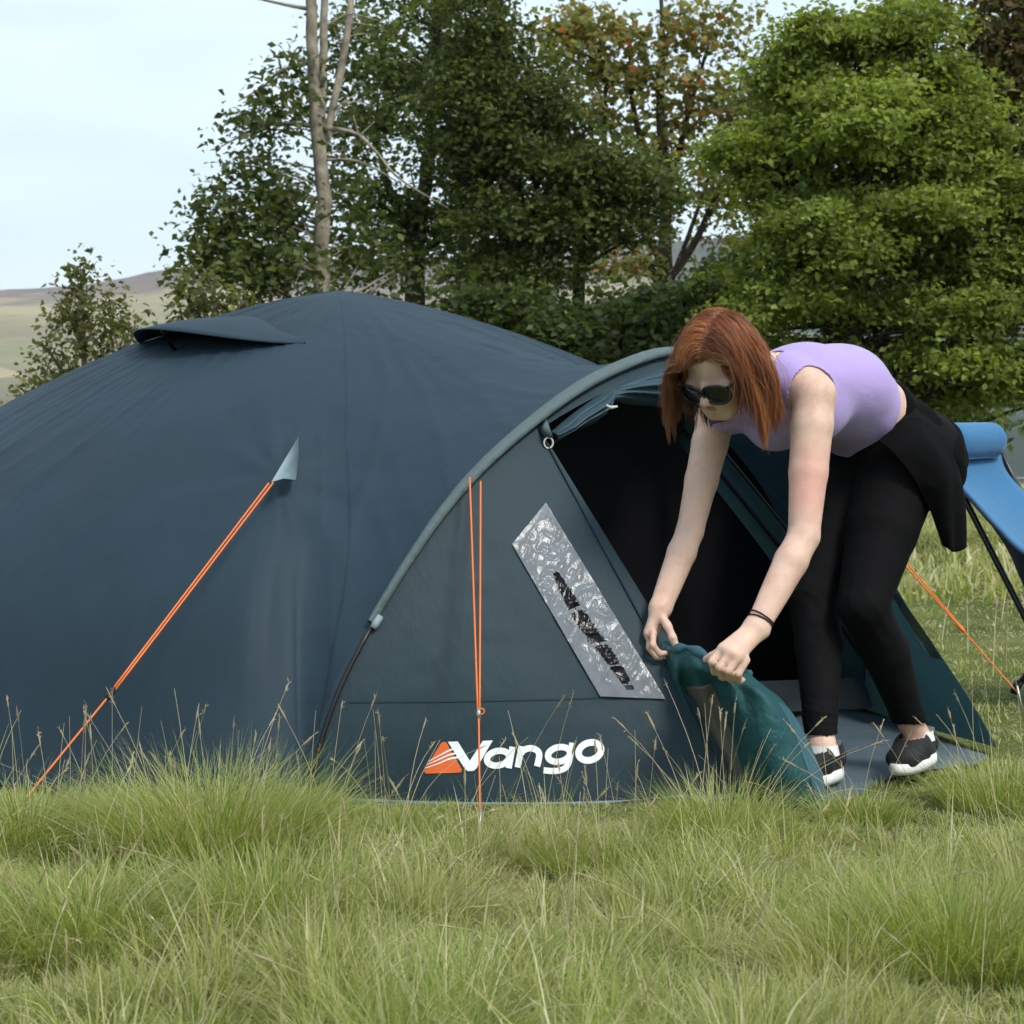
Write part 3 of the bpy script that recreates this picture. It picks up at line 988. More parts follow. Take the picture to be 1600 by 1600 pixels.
# clear window: curtain with a torn dark gap, and the crinkled film over it
def bil(poly, u, v):
    a, b_, c, d = [np.array(p, float) for p in poly]     # top-right, top-left, bottom-left, bottom-right
    return (b_ * (1 - u) + a * u) * (1 - v) + (c * (1 - u) + d * u) * v


m, n, out = new_mat('window_curtain')
b = principled(n, (0.24, 0.27, 0.30), 0.7, 0.2)
z1 = noise(n, 26, 5, 0.65, ((1, 1, .4), (0, .5, 0)))
c1 = ramp(n, z1.outputs['Fac'], [(0.30, (0.165, 0.180, 0.195)), (0.6, (0.190, 0.205, 0.22)), (0.85, (0.24, 0.255, 0.27))])
n.links.new(c1.outputs['Color'], b.inputs['Base Color'])
n.links.new(bump(n, [(z1.outputs['Fac'], 0.3, 0.004)]), b.inputs['Normal'])
n.links.new(b.outputs['BSDF'], out.inputs['Surface'])
M['curtain'] = m
m, n, out = new_mat('clear_vinyl')
gl = n.nodes.new('ShaderNodeBsdfGlossy')
gl.inputs['Roughness'].default_value = 0.16
gl.inputs['Color'].default_value = (0.95, 0.97, 1, 1)
tr = n.nodes.new('ShaderNodeBsdfTransparent')
tr.inputs['Color'].default_value = (0.90, 0.92, 0.93, 1)
ms = n.nodes.new('ShaderNodeMixShader')
fr = n.nodes.new('ShaderNodeFresnel')
fr.inputs['IOR'].default_value = 1.26
z1 = noise(n, 55, 3, 0.6, ((1, 1, .55), (0.2, .6, 0)), dist=1.2)
nm = bump(n, [(z1.outputs['Fac'], 0.30, 0.005)])
n.links.new(nm, gl.inputs['Normal'])
n.links.new(nm, fr.inputs['Normal'])
n.links.new(fr.outputs['Fac'], ms.inputs['Fac'])
n.links.new(tr.outputs['BSDF'], ms.inputs[1])
n.links.new(gl.outputs['BSDF'], ms.inputs[2])
n.links.new(ms.outputs['Shader'], out.inputs['Surface'])
M['vinyl'] = m

win = tag(empty('window', (0.3, 5.2, .4)), None)
win.parent = tent
win.matrix_parent_inverse = Matrix.Translation(-tent.location)
nu, nv = 52, 140
SLIT = lambda v: (0.43 + 0.13 * (v - .3) + 0.03 * math.sin(9 * v), (0.0 if v < 0.27 or v > 0.955 else 1.0))
rs = np.random.default_rng(5)
js = rs.uniform(0.6, 1.0, nv)
gap = {k: 0.12 for k in (66, 67, 68, 95, 96, 113, 128)}
W_ = np.zeros((nv, nu, 3))
for i in range(nv):
    for j in range(nu):
        q = bil(WIN, j / (nu - 1), i / (nv - 1))
        W_[i, j] = onto('porch_panel5', q[0], q[1], .004)
# the panel has a hole there: rebuild missing depth from the plain patch function
clean = BVHTree.FromPolygons([tuple(near_fn(i / 59, j / 59)) for i in range(60) for j in range(60)], grid_faces(60, 60))


def onto_clean(px, py, off):
    d = ray(px, py).normalized()
    h = clean.ray_cast(CAM, d)
    return (h[0] if h[0] is not None else clean.find_nearest(P(px, py, 5.1))[0]) - d * off


Vc, Fc, Vp = [], [], []
for i in range(nv):
    for j in range(nu):
        q = bil(WIN, j / (nu - 1), i / (nv - 1))
        Vc.append(onto_clean(q[0], q[1], .005 + 0.004 * float(vnoise(q[0] * .06, q[1] * .04, 5))))
        Vp.append(onto_clean(q[0], q[1], .010 + 0.006 * float(vnoise(q[0] * .11, q[1] * .05, 6)) + 0.003 * float(vnoise(q[0] * .3, q[1] * .2, 7))))
for i in range(nv - 1):
    v = i / (nv - 1)
    cu, on = SLIT(v)
    hw = on * (0.05 + 0.10 * math.sin(math.pi * (v - .27) / .69) ** 0.7 * js[i]) * gap.get(i, 1.0) if on else 0
    for j in range(nu - 1):
        u = (j + .5) / (nu - 1)
        if abs(u - cu) < hw: continue
        Fc.append((i * nu + j, i * nu + j + 1, (i + 1) * nu + j + 1, (i + 1) * nu + j))


def child_of(o, par):
    o.parent = par
    o.matrix_parent_inverse = par.matrix_parent_inverse.inverted() if False else (Matrix.Translation(-par.location))
    return o


def sub(name, V, F, mat, par, smooth=True):
    o = mesh_obj(name, V, F, mat, None, smooth)
    o.parent = par
    o.matrix_parent_inverse = Matrix.Translation(-par.location)
    return o


sub('curtain', Vc, Fc, M['curtain'], win)
pu, pv_ = 56, 150
Vp = []
for i in range(pv_):
    for j in range(pu):
        q = bil(WIN, j / (pu - 1), i / (pv_ - 1))
        e = min(1.0, 8 * min(i / pv_, 1 - i / pv_, j / pu, 1 - j / pu))
        la, lb = q[0] * .50 + q[1] * .86, q[0] * .86 - q[1] * .50
        w1 = 1 - abs(2 * float(vnoise(q[0] * .055 + q[1] * .03, q[1] * .028 - q[0] * .01, 6)) - 1)
        w2 = 1 - abs(2 * float(vnoise(q[0] * .13 + q[1] * .05, q[1] * .06 - q[0] * .03, 7)) - 1)
        Vp.append(onto_clean(q[0], q[1], .010 + e * (0.0060 * w1 ** 5 + 0.0034 * w2 ** 4)))
sub('window_pane', Vp, grid_faces(pv_, pu), M['vinyl'], win)
# far window strip, seen from inside
far_clean = BVHTree.FromPolygons([tuple(far_fn(i / 49, j / 49)) for i in range(50) for j in range(50)], grid_faces(50, 50))
Vf = []
for i in range(12):
    for j in range(4):
        q = bil(q4, j / 3, i / 11)
        d = ray(*q).normalized()
        h = far_clean.ray_cast(CAM, d)
        Vf.append((h[0] if h[0] is not None else far_clean.find_nearest(P(q[0], q[1], 5.8))[0]) - d * .007)
mesh_obj('window_pane', Vf, grid_faces(12, 4), M['vinyl'], tent)

# inner tent behind the hoop: wall coloured black for the shade inside, and floor
INW = -OUT
V, F = [], []
for i in range(60):
    p = arch_at(i / 59)
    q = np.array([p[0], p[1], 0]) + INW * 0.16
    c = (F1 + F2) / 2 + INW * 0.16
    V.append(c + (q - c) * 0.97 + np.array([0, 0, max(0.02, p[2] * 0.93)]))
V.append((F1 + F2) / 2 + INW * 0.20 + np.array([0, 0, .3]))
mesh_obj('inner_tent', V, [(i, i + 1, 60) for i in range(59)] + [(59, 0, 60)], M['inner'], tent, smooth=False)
# porch groundsheet
gs = [F1 + OUT * .02, NC + np.array([-.02, .02, 0]), (0.70, 4.90, 0), (0.80, 5.02, 0), (0.90, 5.23, 0), (1.02, 5.36, 0), (1.165, 5.47, 0), (1.22, 5.56, 0), FC + np.array([-.05, .02, 0]), (1.10, 6.35, 0), F2 + np.array([-.04, -.05, 0])]
gs = [np.array(g, float) for g in gs]
cen = np.array([0.62, 5.75, 0])
V, F = [], []
nr_ = 26
m_ = 8 * (len(gs) - 1) + 1
rim = crom(gs, m_)
for i in range(nr_):
    for p in rim:
        q = cen + (p - cen) * (i / (nr_ - 1))
        q[2] = 0.010 - 0.028 * (i / (nr_ - 1)) ** 6 + 0.012 * (float(vnoise(q[0] * 6, q[1] * 6, 33)) - .3) + 0.006 * (float(vnoise(q[0] * 17, q[1] * 17, 34)) - .5)
        V.append(q)
mesh_obj('groundsheet', V, grid_faces(nr_, m_), M['sheet'], tent)
# grey bathtub wall of the inner floor
V = []
tubp = crom([(0.30, 6.05, 0), (0.62, 6.26, 0), (0.90, 6.36, 0), (1.03, 6.40, 0), (1.075, 6.47, 0)], 24)
for p in tubp:
    V += [p + np.array([0, 0, .012]), p + np.array([-.012, .012, .055]), p + np.array([-.03, .03, .10])]
mesh_obj('bathtub_wall', V, grid_faces(24, 3), M['tub'], tent)

# gathered door: pleated swags tied up under the hoop, pinched at the toggle
upx = [(846, 668), (880, 640), (915, 615), (945, 598), (985, 580), (1040, 563), (1085, 562)]
lox = [(866, 692, 5.34), (893, 674, 5.40), (928, 660, 5.44), (953, 628, 5.47), (985, 632, 5.54), (1040, 636, 5.64), (1085, 650, 5.74)]
nsw, msw = 110, 44
up3 = []
for q in upx:
    a_, z_ = solve_arch(*q)
    up3.append(F1 + (F2 - F1) * a_ + OUT * (TILT * z_ + 0.030) + np.array([0, 0, z_ - 0.012]))
UP, LO = crom(up3, nsw), crom([P(*q) for q in lox], nsw)
V = []
for i in range(nsw):
    t = i / (nsw - 1)
    pin = min(1.0, abs(t - 0.50) / 0.16) ** 0.8                     # pinched at the toggle
    pin *= min(1.0, t / 0.10 + 0.15)
    for j in range(msw):
        v = j / (msw - 1)
        p = UP[i] + (LO[i] - UP[i]) * v
        ph = v * (4.2 + 0.8 * math.sin(5 * t)) * math.pi + 1.6 * float(vnoise(t * 5, v * 2, 15))
        plt = (1 - abs(math.sin(ph))) ** 1.3
        out_ = 0.040 * math.sin(math.pi * v) ** 0.8 * (0.35 + 0.65 * pin) + 0.020 * plt * pin * math.sin(math.pi * min(1, v * 1.1))
        V.append(p + (OUT * 0.8 + np.array([0, -0.35, 0.10])) * out_)
mesh_obj('gathered_door', V, grid_faces(nsw, msw), M['roll'], tent, solid=.004)


def ring(name, c, r, rt, mat, nrm, par, sq=1.0):
    _, s_, u_ = frame_of(nrm)
    pts = [Vector(c) + s_ * (r * math.cos(a_)) + u_ * (r * sq * math.sin(a_)) for a_ in np.linspace(0, 2 * math.pi, 25)]
    V, F = tube_data(pts, rt, 6, cap=False)
    return sub(name, V, F, mat, par)


tg_c = P(857, 692, 5.30)
ring('toggle_ring', tg_c, .011, .0025, M['ring'], (0.2, -1, 0), tent, 1.2)
V = [P(840, 668, 5.33), P(853, 652, 5.34), P(864, 684, 5.30), P(851, 682, 5.295), P(858, 668, 5.28)]
mesh_obj('toggle_tab', V, [(0, 1, 4), (1, 2, 4), (2, 3, 4), (3, 0, 4)], M['sleeve'], tent, solid=.003)
tube('toggle', [P(947, 633, 5.38), P(955, 637, 5.38), P(965, 635, 5.38)], [.003, .005, .003], M['ring'], tent, 6)

# vent hood on the left panel
def L_at(s, v):
    return L_SIDE(s ** (1 / 0.85), v)


def find_sv(px, py):
    best = None
    for s in np.linspace(0.05, 0.6, 80):
        for v in np.linspace(0, 1, 80):
            p = L_at(s, v); q = proj(p)
            e = (q[0] - px) ** 2 + (q[1] - py) ** 2
            if best is None or e < best[0]: best = (e, s, v)
    return best[1], best[2]


sa, va = find_sv(218, 534); sb, vb = find_sv(478, 537)
V = []
nh = 41
for i in range(nh):
    t = i / (nh - 1)
    v = va + (vb - va) * t
    s = sa + (sb - sa) * t + 0.05 * math.sin(math.pi * t)
    hinge_s = max(0.03, s - 0.004 - 0.17 * math.sin(math.pi * t))
    tip = L_at(max(.02, s), v)
    # outward normal
    e1 = L_at(s + .02, v) - L_at(s - .02, v); e2 = L_at(s, min(1, v + .02)) - L_at(s, max(0, v - .02))
    nn = np.cross(e1, e2); nn /= np.linalg.norm(nn)
    if nn[2] < 0: nn = -nn
    lift = 0.080 * math.sin(math.pi * t ** 0.85) ** 1.4
    tip = tip + nn * lift 
    h = L_at(hinge_s, v) + nn * 0.003
    for k in range(9):
        w_ = k / 8
        q = h + (tip - h) * w_
        V.append(q + nn * 0.012 * math.sin(math.pi * w_) * math.sin(math.pi * t))
mesh_obj('vent_hood', V, grid_faces(nh, 9), M['fly'], tent, solid=.004)
tube('vent_strut', [Vector(L_at((sa + sb) / 2 + .03, (va + vb) / 2 + .03)), Vector(V[20 * 9 + 8]) - Vector((0, 0, .004))], .006, M['inner'], tent, 6)

# guy lines
def cord(name, a, b_, r=0.0022, sagz=0.0):
    a, b_ = Vector(a), Vector(b_)
    pts = [a.lerp(b_, t) - Vector((0, 0, sagz * 4 * t * (1 - t))) for t in np.linspace(0, 1, 9)]
    return tube(name, pts, r, M['orange'], tent, 6)


def peg(c, d):
    c = Vector(c); d = Vector(d).normalized()
    tube('tent_peg', [c + d * .025, c - d * .02, c - d * .12], [.0035, .0035, .0025], M['steel'], tent, 6)


# left guy line on its grey reinforcement tab
s_t = min(np.linspace(.3, .95, 200), key=lambda s: abs(proj(pole(C1, s))[1] - 715))
pt = pole(C1, s_t)
k_ = pt[1] - .015
ta, tb, tcc = P(466, 683, k_ + .06), P(462, 750, k_ - .10), P(424, 753, k_ - .20)
V = [ta, tb, tcc, (ta + tb) / 2 + Vector((0.0, .03, 0)), (tb + tcc) / 2 + Vector((0, 0, .006))]
mesh_obj('guy_tab', V, [(0, 3, 2), (3, 1, 4), (3, 4, 2)], M['tab'], tent, solid=.002)
g_end = P(4, 1292, 4.52)
s1 = P(172, 1085, 4.75)
cord('guy_line', P(420, 755, k_ - .20), s1 + Vector((-.003, 0, 0)))
cord('guy_line', P(427, 754, k_ - .20), s1 + Vector((.005, 0, .002)))
cord('guy_line', s1, g_end)
d_ = (g_end - s1).normalized()
tube('guy_slider', [s1 + d_ * .012, s1 - d_ * .004, s1 - d_ * .018], [.006, .0075, .005], M['black'], tent, 8)
peg(g_end, (-.3, -.5, -.8) if False else (0.3, 0.2, 0.9))
# middle guy line hanging from the hoop to the ground
s2 = P(748, 1117, 4.70)
g2 = P(750, 1282, 4.60)
cord('guy_line', P(734, 746, onto_clean(738, 762, .03).y - .02), s2 + Vector((-.002, 0, 0)))
cord('guy_line', P(751, 752, onto_clean(752, 766, .03).y - .02), s2 + Vector((.002, 0, 0)))
cord('guy_line', s2, g2)
tube('guy_slider', [s2 + Vector((0, 0, .014)), s2, s2 - Vector((0, 0, .016))], [.004, .006, .004], M['steel'], tent, 8)
ring('guy_loop', s2 + Vector((.006, -.003, .008)), .006, .0018, M['orange'], (0, 1, 0), tent)
peg(g2, (0.1, 0.3, 0.9))
# far guy line on the right
s3 = P(1502, 982, 6.15)
g3 = P(1592, 1085, 6.05)
a3 = arch_at(0.80) + OUT * .01
cord('guy_line', P(1395, 862, 6.45), s3)
cord('guy_line', P(1400, 860, 6.45), s3 + Vector((.004, 0, 0)))
cord('guy_line', s3, g3)
d_ = (g3 - s3).normalized()
tube('guy_slider', [s3 + d_ * .014, s3, s3 - d_ * .016], [.005, .007, .005], M['orange'], tent, 8)
cord('guy_line', a3, P(1395, 862, 6.45))
peg(g3, (-.2, 0, .9))

# printed logo on the porch
def zz(x, y): return 560 + x / 3.2, 720 + y / 3.2


logo = empty('logo', (0.05, 4.95, .13))
logo.parent = tent
logo.matrix_parent_inverse = Matrix.Translation(-tent.location)


def poly_on(name, pts, mat, off):
    # densify edges, then triangulate
    q = []
    for i in range(len(pts)):
        a, b_ = np.array(pts[i], float), np.array(pts[(i + 1) % len(pts)], float)
        nn = max(1, int(np.linalg.norm(b_ - a) / 6))
        q += [a + (b_ - a) * k / nn for k in range(nn)]
    tri = tessellate_polygon([[Vector((p[0], p[1], 0)) for p in q]])
    V = [onto('porch_panel5', p[0], p[1], off) for p in q]
    return sub(name, V, [tuple(t) for t in tri], mat, logo, False)


def strokes(name, lines, mat, off):
    V, F = [], []
    for kk, (pts, wd) in enumerate(lines):
        q = [np.array(p, float) for p in pts]
        closed = np.linalg.norm(q[0] - q[-1]) < 1e-6
        o = len(V)
        nn = len(q)
        for i, p in enumerate(q):
            a = q[i - 1] if i > 0 else (q[-2] if closed else q[0])
            b_ = q[i + 1] if i < nn - 1 else (q[1] if closed else q[-1])
            d = b_ - a; d /= np.linalg.norm(d)
            pr = np.array([-d[1], d[0]])
            ww = wd if not callable(wd) else wd(i / (nn - 1))
            for sg in (1, -1):
                e = p + pr * ww / 2 * sg
                V.append(onto('porch_panel5', *zz(*e), off + kk * .0003))
        F += [(o + 2 * i, o + 2 * i + 1, o + 2 * i + 3, o + 2 * i + 2) for i in range(nn - 1)]
    return sub(name, V, F, mat, logo, False)


def ell(cx, cy, rx, ry, slant=-0.15, a0=0, a1=2 * math.pi, n=33):
    out_ = []
    for a_ in np.linspace(a0, a1, n):
        x, y = rx * math.cos(a_), ry * math.sin(a_)
        out_.append((cx + x + slant * y, cy + y - 0.06 * x))
    return out_


def lin(a, b_, n=6):
    return [(a[0] + (b_[0] - a[0]) * t, a[1] + (b_[1] - a[1]) * t) for t in np.linspace(0, 1, n)]


tri = [(328, 1552), (336, 1535), (412, 1414), (424, 1405), (438, 1408), (446, 1418), (518, 1545), (512, 1558), (350, 1565), (334, 1563)]
poly_on('logo_triangle', [zz(*p) for p in tri], M['oprint'], .002)
for k, (y0, y1) in enumerate(((1502, 1440), (1518, 1462), (1536, 1482))):
    pts = crom([(352 - 8 * k, y0), (400, y0 - 26 + 2 * k), (450, y1 + 10), (478 + 10 * k, y1)], 14)
    strokes('logo_stripe', [(pts, lambda t: 3 + 7 * t)], M['white'], .003)
poly_on('letter_v', [zz(*p) for p in [(447, 1405), (497, 1403), (557, 1500), (622, 1400), (672, 1398), (590, 1538), (576, 1550), (548, 1552), (534, 1543)]], M['white'], .0024)
strokes('letter_a', [(ell(698, 1487, 55, 37), 32), (lin((771, 1430), (751, 1537)), 31)], M['white'], .0024)
strokes('letter_n', [(lin((816, 1427), (796, 1533)), 31), (crom([(812, 1465), (828, 1446), (860, 1437), (890, 1446), (904, 1466), (900, 1500), (893, 1528)], 24), 32)], M['white'], .0024)
strokes('letter_g', [(ell(1003, 1468, 55, 37), 32), (crom([(1070, 1410), (1062, 1455), (1052, 1505), (1035, 1535), (1000, 1549), (960, 1551), (926, 1547)], 26), 31)], M['white'], .0024)
strokes('letter_o', [(ell(1157, 1453, 56, 45), 34)], M['white'], .0024)

# ---- the loose door flap being folded back, lifted by both hands
rows = [  # left..right control points (px,py,Y) top to bottom
    [(1038, 1010, 5.07), (1052, 1016, 5.03), (1072, 1012, 4.99), (1100, 1022, 4.93), (1128, 1035, 4.83), (1150, 1044, 4.84), (1170, 1052, 4.90)],
    [(1040, 1028, 5.06), (1056, 1040, 5.01), (1078, 1042, 4.95), (1105, 1048, 4.89), (1135, 1056, 4.83), (1168, 1062, 4.84), (1195, 1074, 4.92)],
    [(1046, 1056, 5.05), (1064, 1070, 5.03), (1090, 1066, 4.98), (1118, 1066, 4.91), (1150, 1075, 4.82), (1190, 1080, 4.83), (1222, 1096, 4.93)],
    [(1066, 1098, 5.03), (1082, 1102, 5.05), (1104, 1100, 4.99), (1132, 1098, 4.92), (1165, 1108, 4.81), (1212, 1112, 4.82), (1246, 1130, 4.93)],
    [(1092, 1150, 5.01), (1105, 1152, 5.04), (1124, 1150, 4.99), (1150, 1150, 4.93), (1180, 1156, 4.81), (1230, 1160, 4.82), (1270, 1178, 4.92)],
    [(1122, 1198, 4.98), (1134, 1200, 5.00), (1148, 1200, 4.97), (1166, 1204, 4.92), (1195, 1212, 4.82), (1245, 1212, 4.82), (1286, 1222, 4.90)],
    [(1160, 1242, 4.94), (1168, 1246, 4.95), (1176, 1248, 4.94), (1188, 1250, 4.91), (1210, 1262, 4.84), (1255, 1262, 4.84), (1294, 1262, 4.88)]]
rows3 = [[np.array(P(*c)) for c in r] for r in rows]
nrow, ncol = 56, 64
colc = [crom([r[j] for r in rows3], nrow) for j in range(7)]
G = np.array([crom([colc[j][i] for j in range(7)], ncol) for i in range(nrow)])
for i in range(nrow):
    for j in range(ncol):
        t, u = i / (nrow - 1), j / (ncol - 1)
        G[i, j, 1] += 0.020 * math.sin(26 * u + 5 * t) * math.sin(math.pi * min(1, t * 1.2)) * (0.4 + float(vnoise(u * 5, t * 4, 3))) + 0.012 * (float(vnoise(u * 9, t * 6, 4)) - .5)
        G[i, j, 2] += 0.006 * (float(vnoise(u * 14, t * 3, 8)) - .5)


def flap(name, j0, j1, mat, i0=0, off=0.0):
    V = [G[i, j] + np.array([0, -off, 0]) for i in range(i0, nrow) for j in range(j0, j1 + 1)]
    return mesh_obj(name, V, grid_faces(nrow - i0, j1 - j0 + 1), mat, tent, solid=.003)


flap('door_flap', 0, ncol - 1, M['teal'])
flap('mud_panel', 13, 29, M['mud'], 20, .005)
flap('flap_hem', 57, ncol - 1, M['tealhem'], 22, .005)
# rim of the flap: a turned-over hem between the hands
tube('flap_edge', [G[0, j] for j in range(ncol)], [.010 + .004 * math.sin(j * .5) for j in range(ncol)], M['tealhem'], tent, 8)
strip2 = [P(1022, 1030, 5.1), P(1034, 1040, 5.08), P(1048, 1056, 5.06), P(1054, 1060, 5.05)]
tube('door_toggle_cord', strip2, .0045, M['orange'], tent, 6)
# inside tapes of the far porch side: dark zip lines and a teal band between them
def far_line(p0, p1, y0, y1, n_=14):
    return [P(p0[0] + (p1[0] - p0[0]) * t, p0[1] + (p1[1] - p0[1]) * t - 8 * math.sin(math.pi * t), y0 + (y1 - y0) * t) for t in np.linspace(0, 1, n_)]


fa, fb, fc = far_line((1075, 640), (1352, 990), 5.92, 6.20), far_line((1068, 672), (1350, 1030), 5.97, 6.24), far_line((1060, 690), (1350, 1078), 6.02, 6.30)
tube('door_zip', fa, .0045, M['inner'], tent, 6)
tube('door_zip', fb, .0055, M['inner'], tent, 6)
for q0, q1 in ((fa, fb), (fb, fc)):
    V = []
    for a_, b_ in zip(q0, q1): V += [a_ + Vector((0, .012, 0)), (a_ + b_) / 2 + Vector((0, .004, 0)), b_ + Vector((0, .012, 0))]
    mesh_obj('door_tape', V, grid_faces(14, 3), M['porchfar'], tent)

# ================================================================== CHAIR
M['blue'] = fabric('chair_blue', (0.028, 0.140, 0.290), 0.75, wr=0.2, wscale=12, var=0.08, sheen=0.2)
M['navy'] = fabric('chair_navy', (0.012, 0.022, 0.045), 0.7, wr=0.2, wscale=12)
M['tubeblk'] = plain('black_tube', (0.010, 0.010, 0.011), 0.35, 0.5)
chair = empty('camping_chair', (1.75, 6.9, 0))
tag(chair, 'bright blue folding camping chair with a padded head roll on black legs', 'chair')
# back: a sling from the head roll down to the seat (which runs out of the picture on the right)
edgeL = [(1476, 700, 7.02), (1492, 748, 6.92), (1522, 784, 6.82), (1560, 826, 6.74), (1604, 866, 6.66), (1690, 900, 6.55)]
edgeR = [(1560, 700, 7.20), (1566, 728, 7.14), (1582, 752, 7.10), (1604, 772, 7.06), (1650, 800, 7.02), (1740, 830, 6.98)]
Lc = crom([P(*p) for p in edgeL], 30); Rc = crom([P(*p) for p in edgeR], 30)
V = []
for i in range(30):
    for j in range(14):
        v = j / 13
        p = Lc[i] + (Rc[i] - Lc[i]) * v
        V.append(p + np.array([0, 0, -0.035 * math.sin(math.pi * v) * min(1, i / 10)]))
mesh_obj('backrest', V, grid_faces(30, 14), M['blue'], chair, solid=.012)
tube('piping', [Vector(p) + Vector((0, -.004, -.006)) for p in Lc], .006, M['navy'], chair, 6)
tube('piping', [Vector(p) for p in Rc], .006, M['blue'], chair, 6)
# head roll
a_, b_ = P(1478, 690, 6.96), P(1556, 688, 7.16)
ax = (b_ - a_)
pts = [a_ + ax * t for t in np.linspace(-0.02, 1.02, 26)]
rad = [0.060 * min(1, (1 - abs(2 * t - 1) ** 9) ** 0.5 + .02) for t in np.linspace(0, 1, 26)]
tube('headrest', pts, rad, M['blue'], chair, 24)
V = [Vector(p) for p in crom([a_ + Vector((0, -.035, -.062)), a_ + ax * .5 + Vector((0, -.035, -.055)), b_ + Vector((0, -.03, -.055))], 12)]
tube('headrest_seam', V, .003, M['tab'], chair, 5)
# dark navy sheet at the underside
S = [(1530, 792, 6.83), (1570, 835, 6.74), (1604, 866, 6.66), (1690, 900, 6.55)]
S2 = [(1540, 806, 6.84), (1575, 858, 6.78), (1600, 915, 6.74), (1640, 1010, 6.7)]
A_ = crom([P(*p) for p in S], 16); B_ = crom([P(*p) for p in S2], 16)
V = []
for i in range(16):
    for j in range(5): V.append(A_[i] + (B_[i] - A_[i]) * j / 4)
mesh_obj('navy_underside', V, grid_faces(16, 5), M['navy'], chair, solid=.006)
# frame
tube('leg', [P(1488, 735, 6.96), P(1505, 775, 6.93), P(1600, 962, 6.80), P(1648, 1058, 6.74)], .0105, M['tubeblk'], chair, 10)
f0 = P(1586, 1078, 6.98); f0.z = 0.0
tube('leg', [f0, P(1605, 1052, 6.98), P(1690, 930, 7.0)], .0105, M['tubeblk'], chair, 10)
tube('leg', [P(1562, 705, 7.18), P(1600, 780, 7.2), P(1760, 1060, 7.25)], .0105, M['tubeblk'], chair, 10)
tube('leg', [P(1790, 1075, 6.9), P(1700, 950, 7.0), P(1650, 880, 7.05)], .0105, M['tubeblk'], chair, 10)
tube('rubber_foot', [f0 + Vector((-.003, 0, -.012)), f0 + Vector((.004, 0, .012)), f0 + Vector((.014, 0, .03))], [.014, .015, .013], M['tubeblk'], chair, 10)
tube('top_rail', [P(1480, 702, 7.0), P(1520, 700, 7.1), P(1560, 699, 7.2)], .010, M['tubeblk'], chair, 8)
# seat outside the frame
V = []
for i in range(8):
    for j in range(8):
        a0 = np.array(Lc[-1]) * (1 - j / 7) + np.array(Rc[-1]) * (j / 7)
        V.append(a0 + np.array([0.42 * i / 7, -0.05 * i / 7, -0.02 * math.sin(math.pi * i / 7) + .01]))
mesh_obj('seat', V, grid_faces(8, 8), M['blue'], chair, solid=.012)

# ================================================================== PERSON
def A3(v): return np.array(v, float)


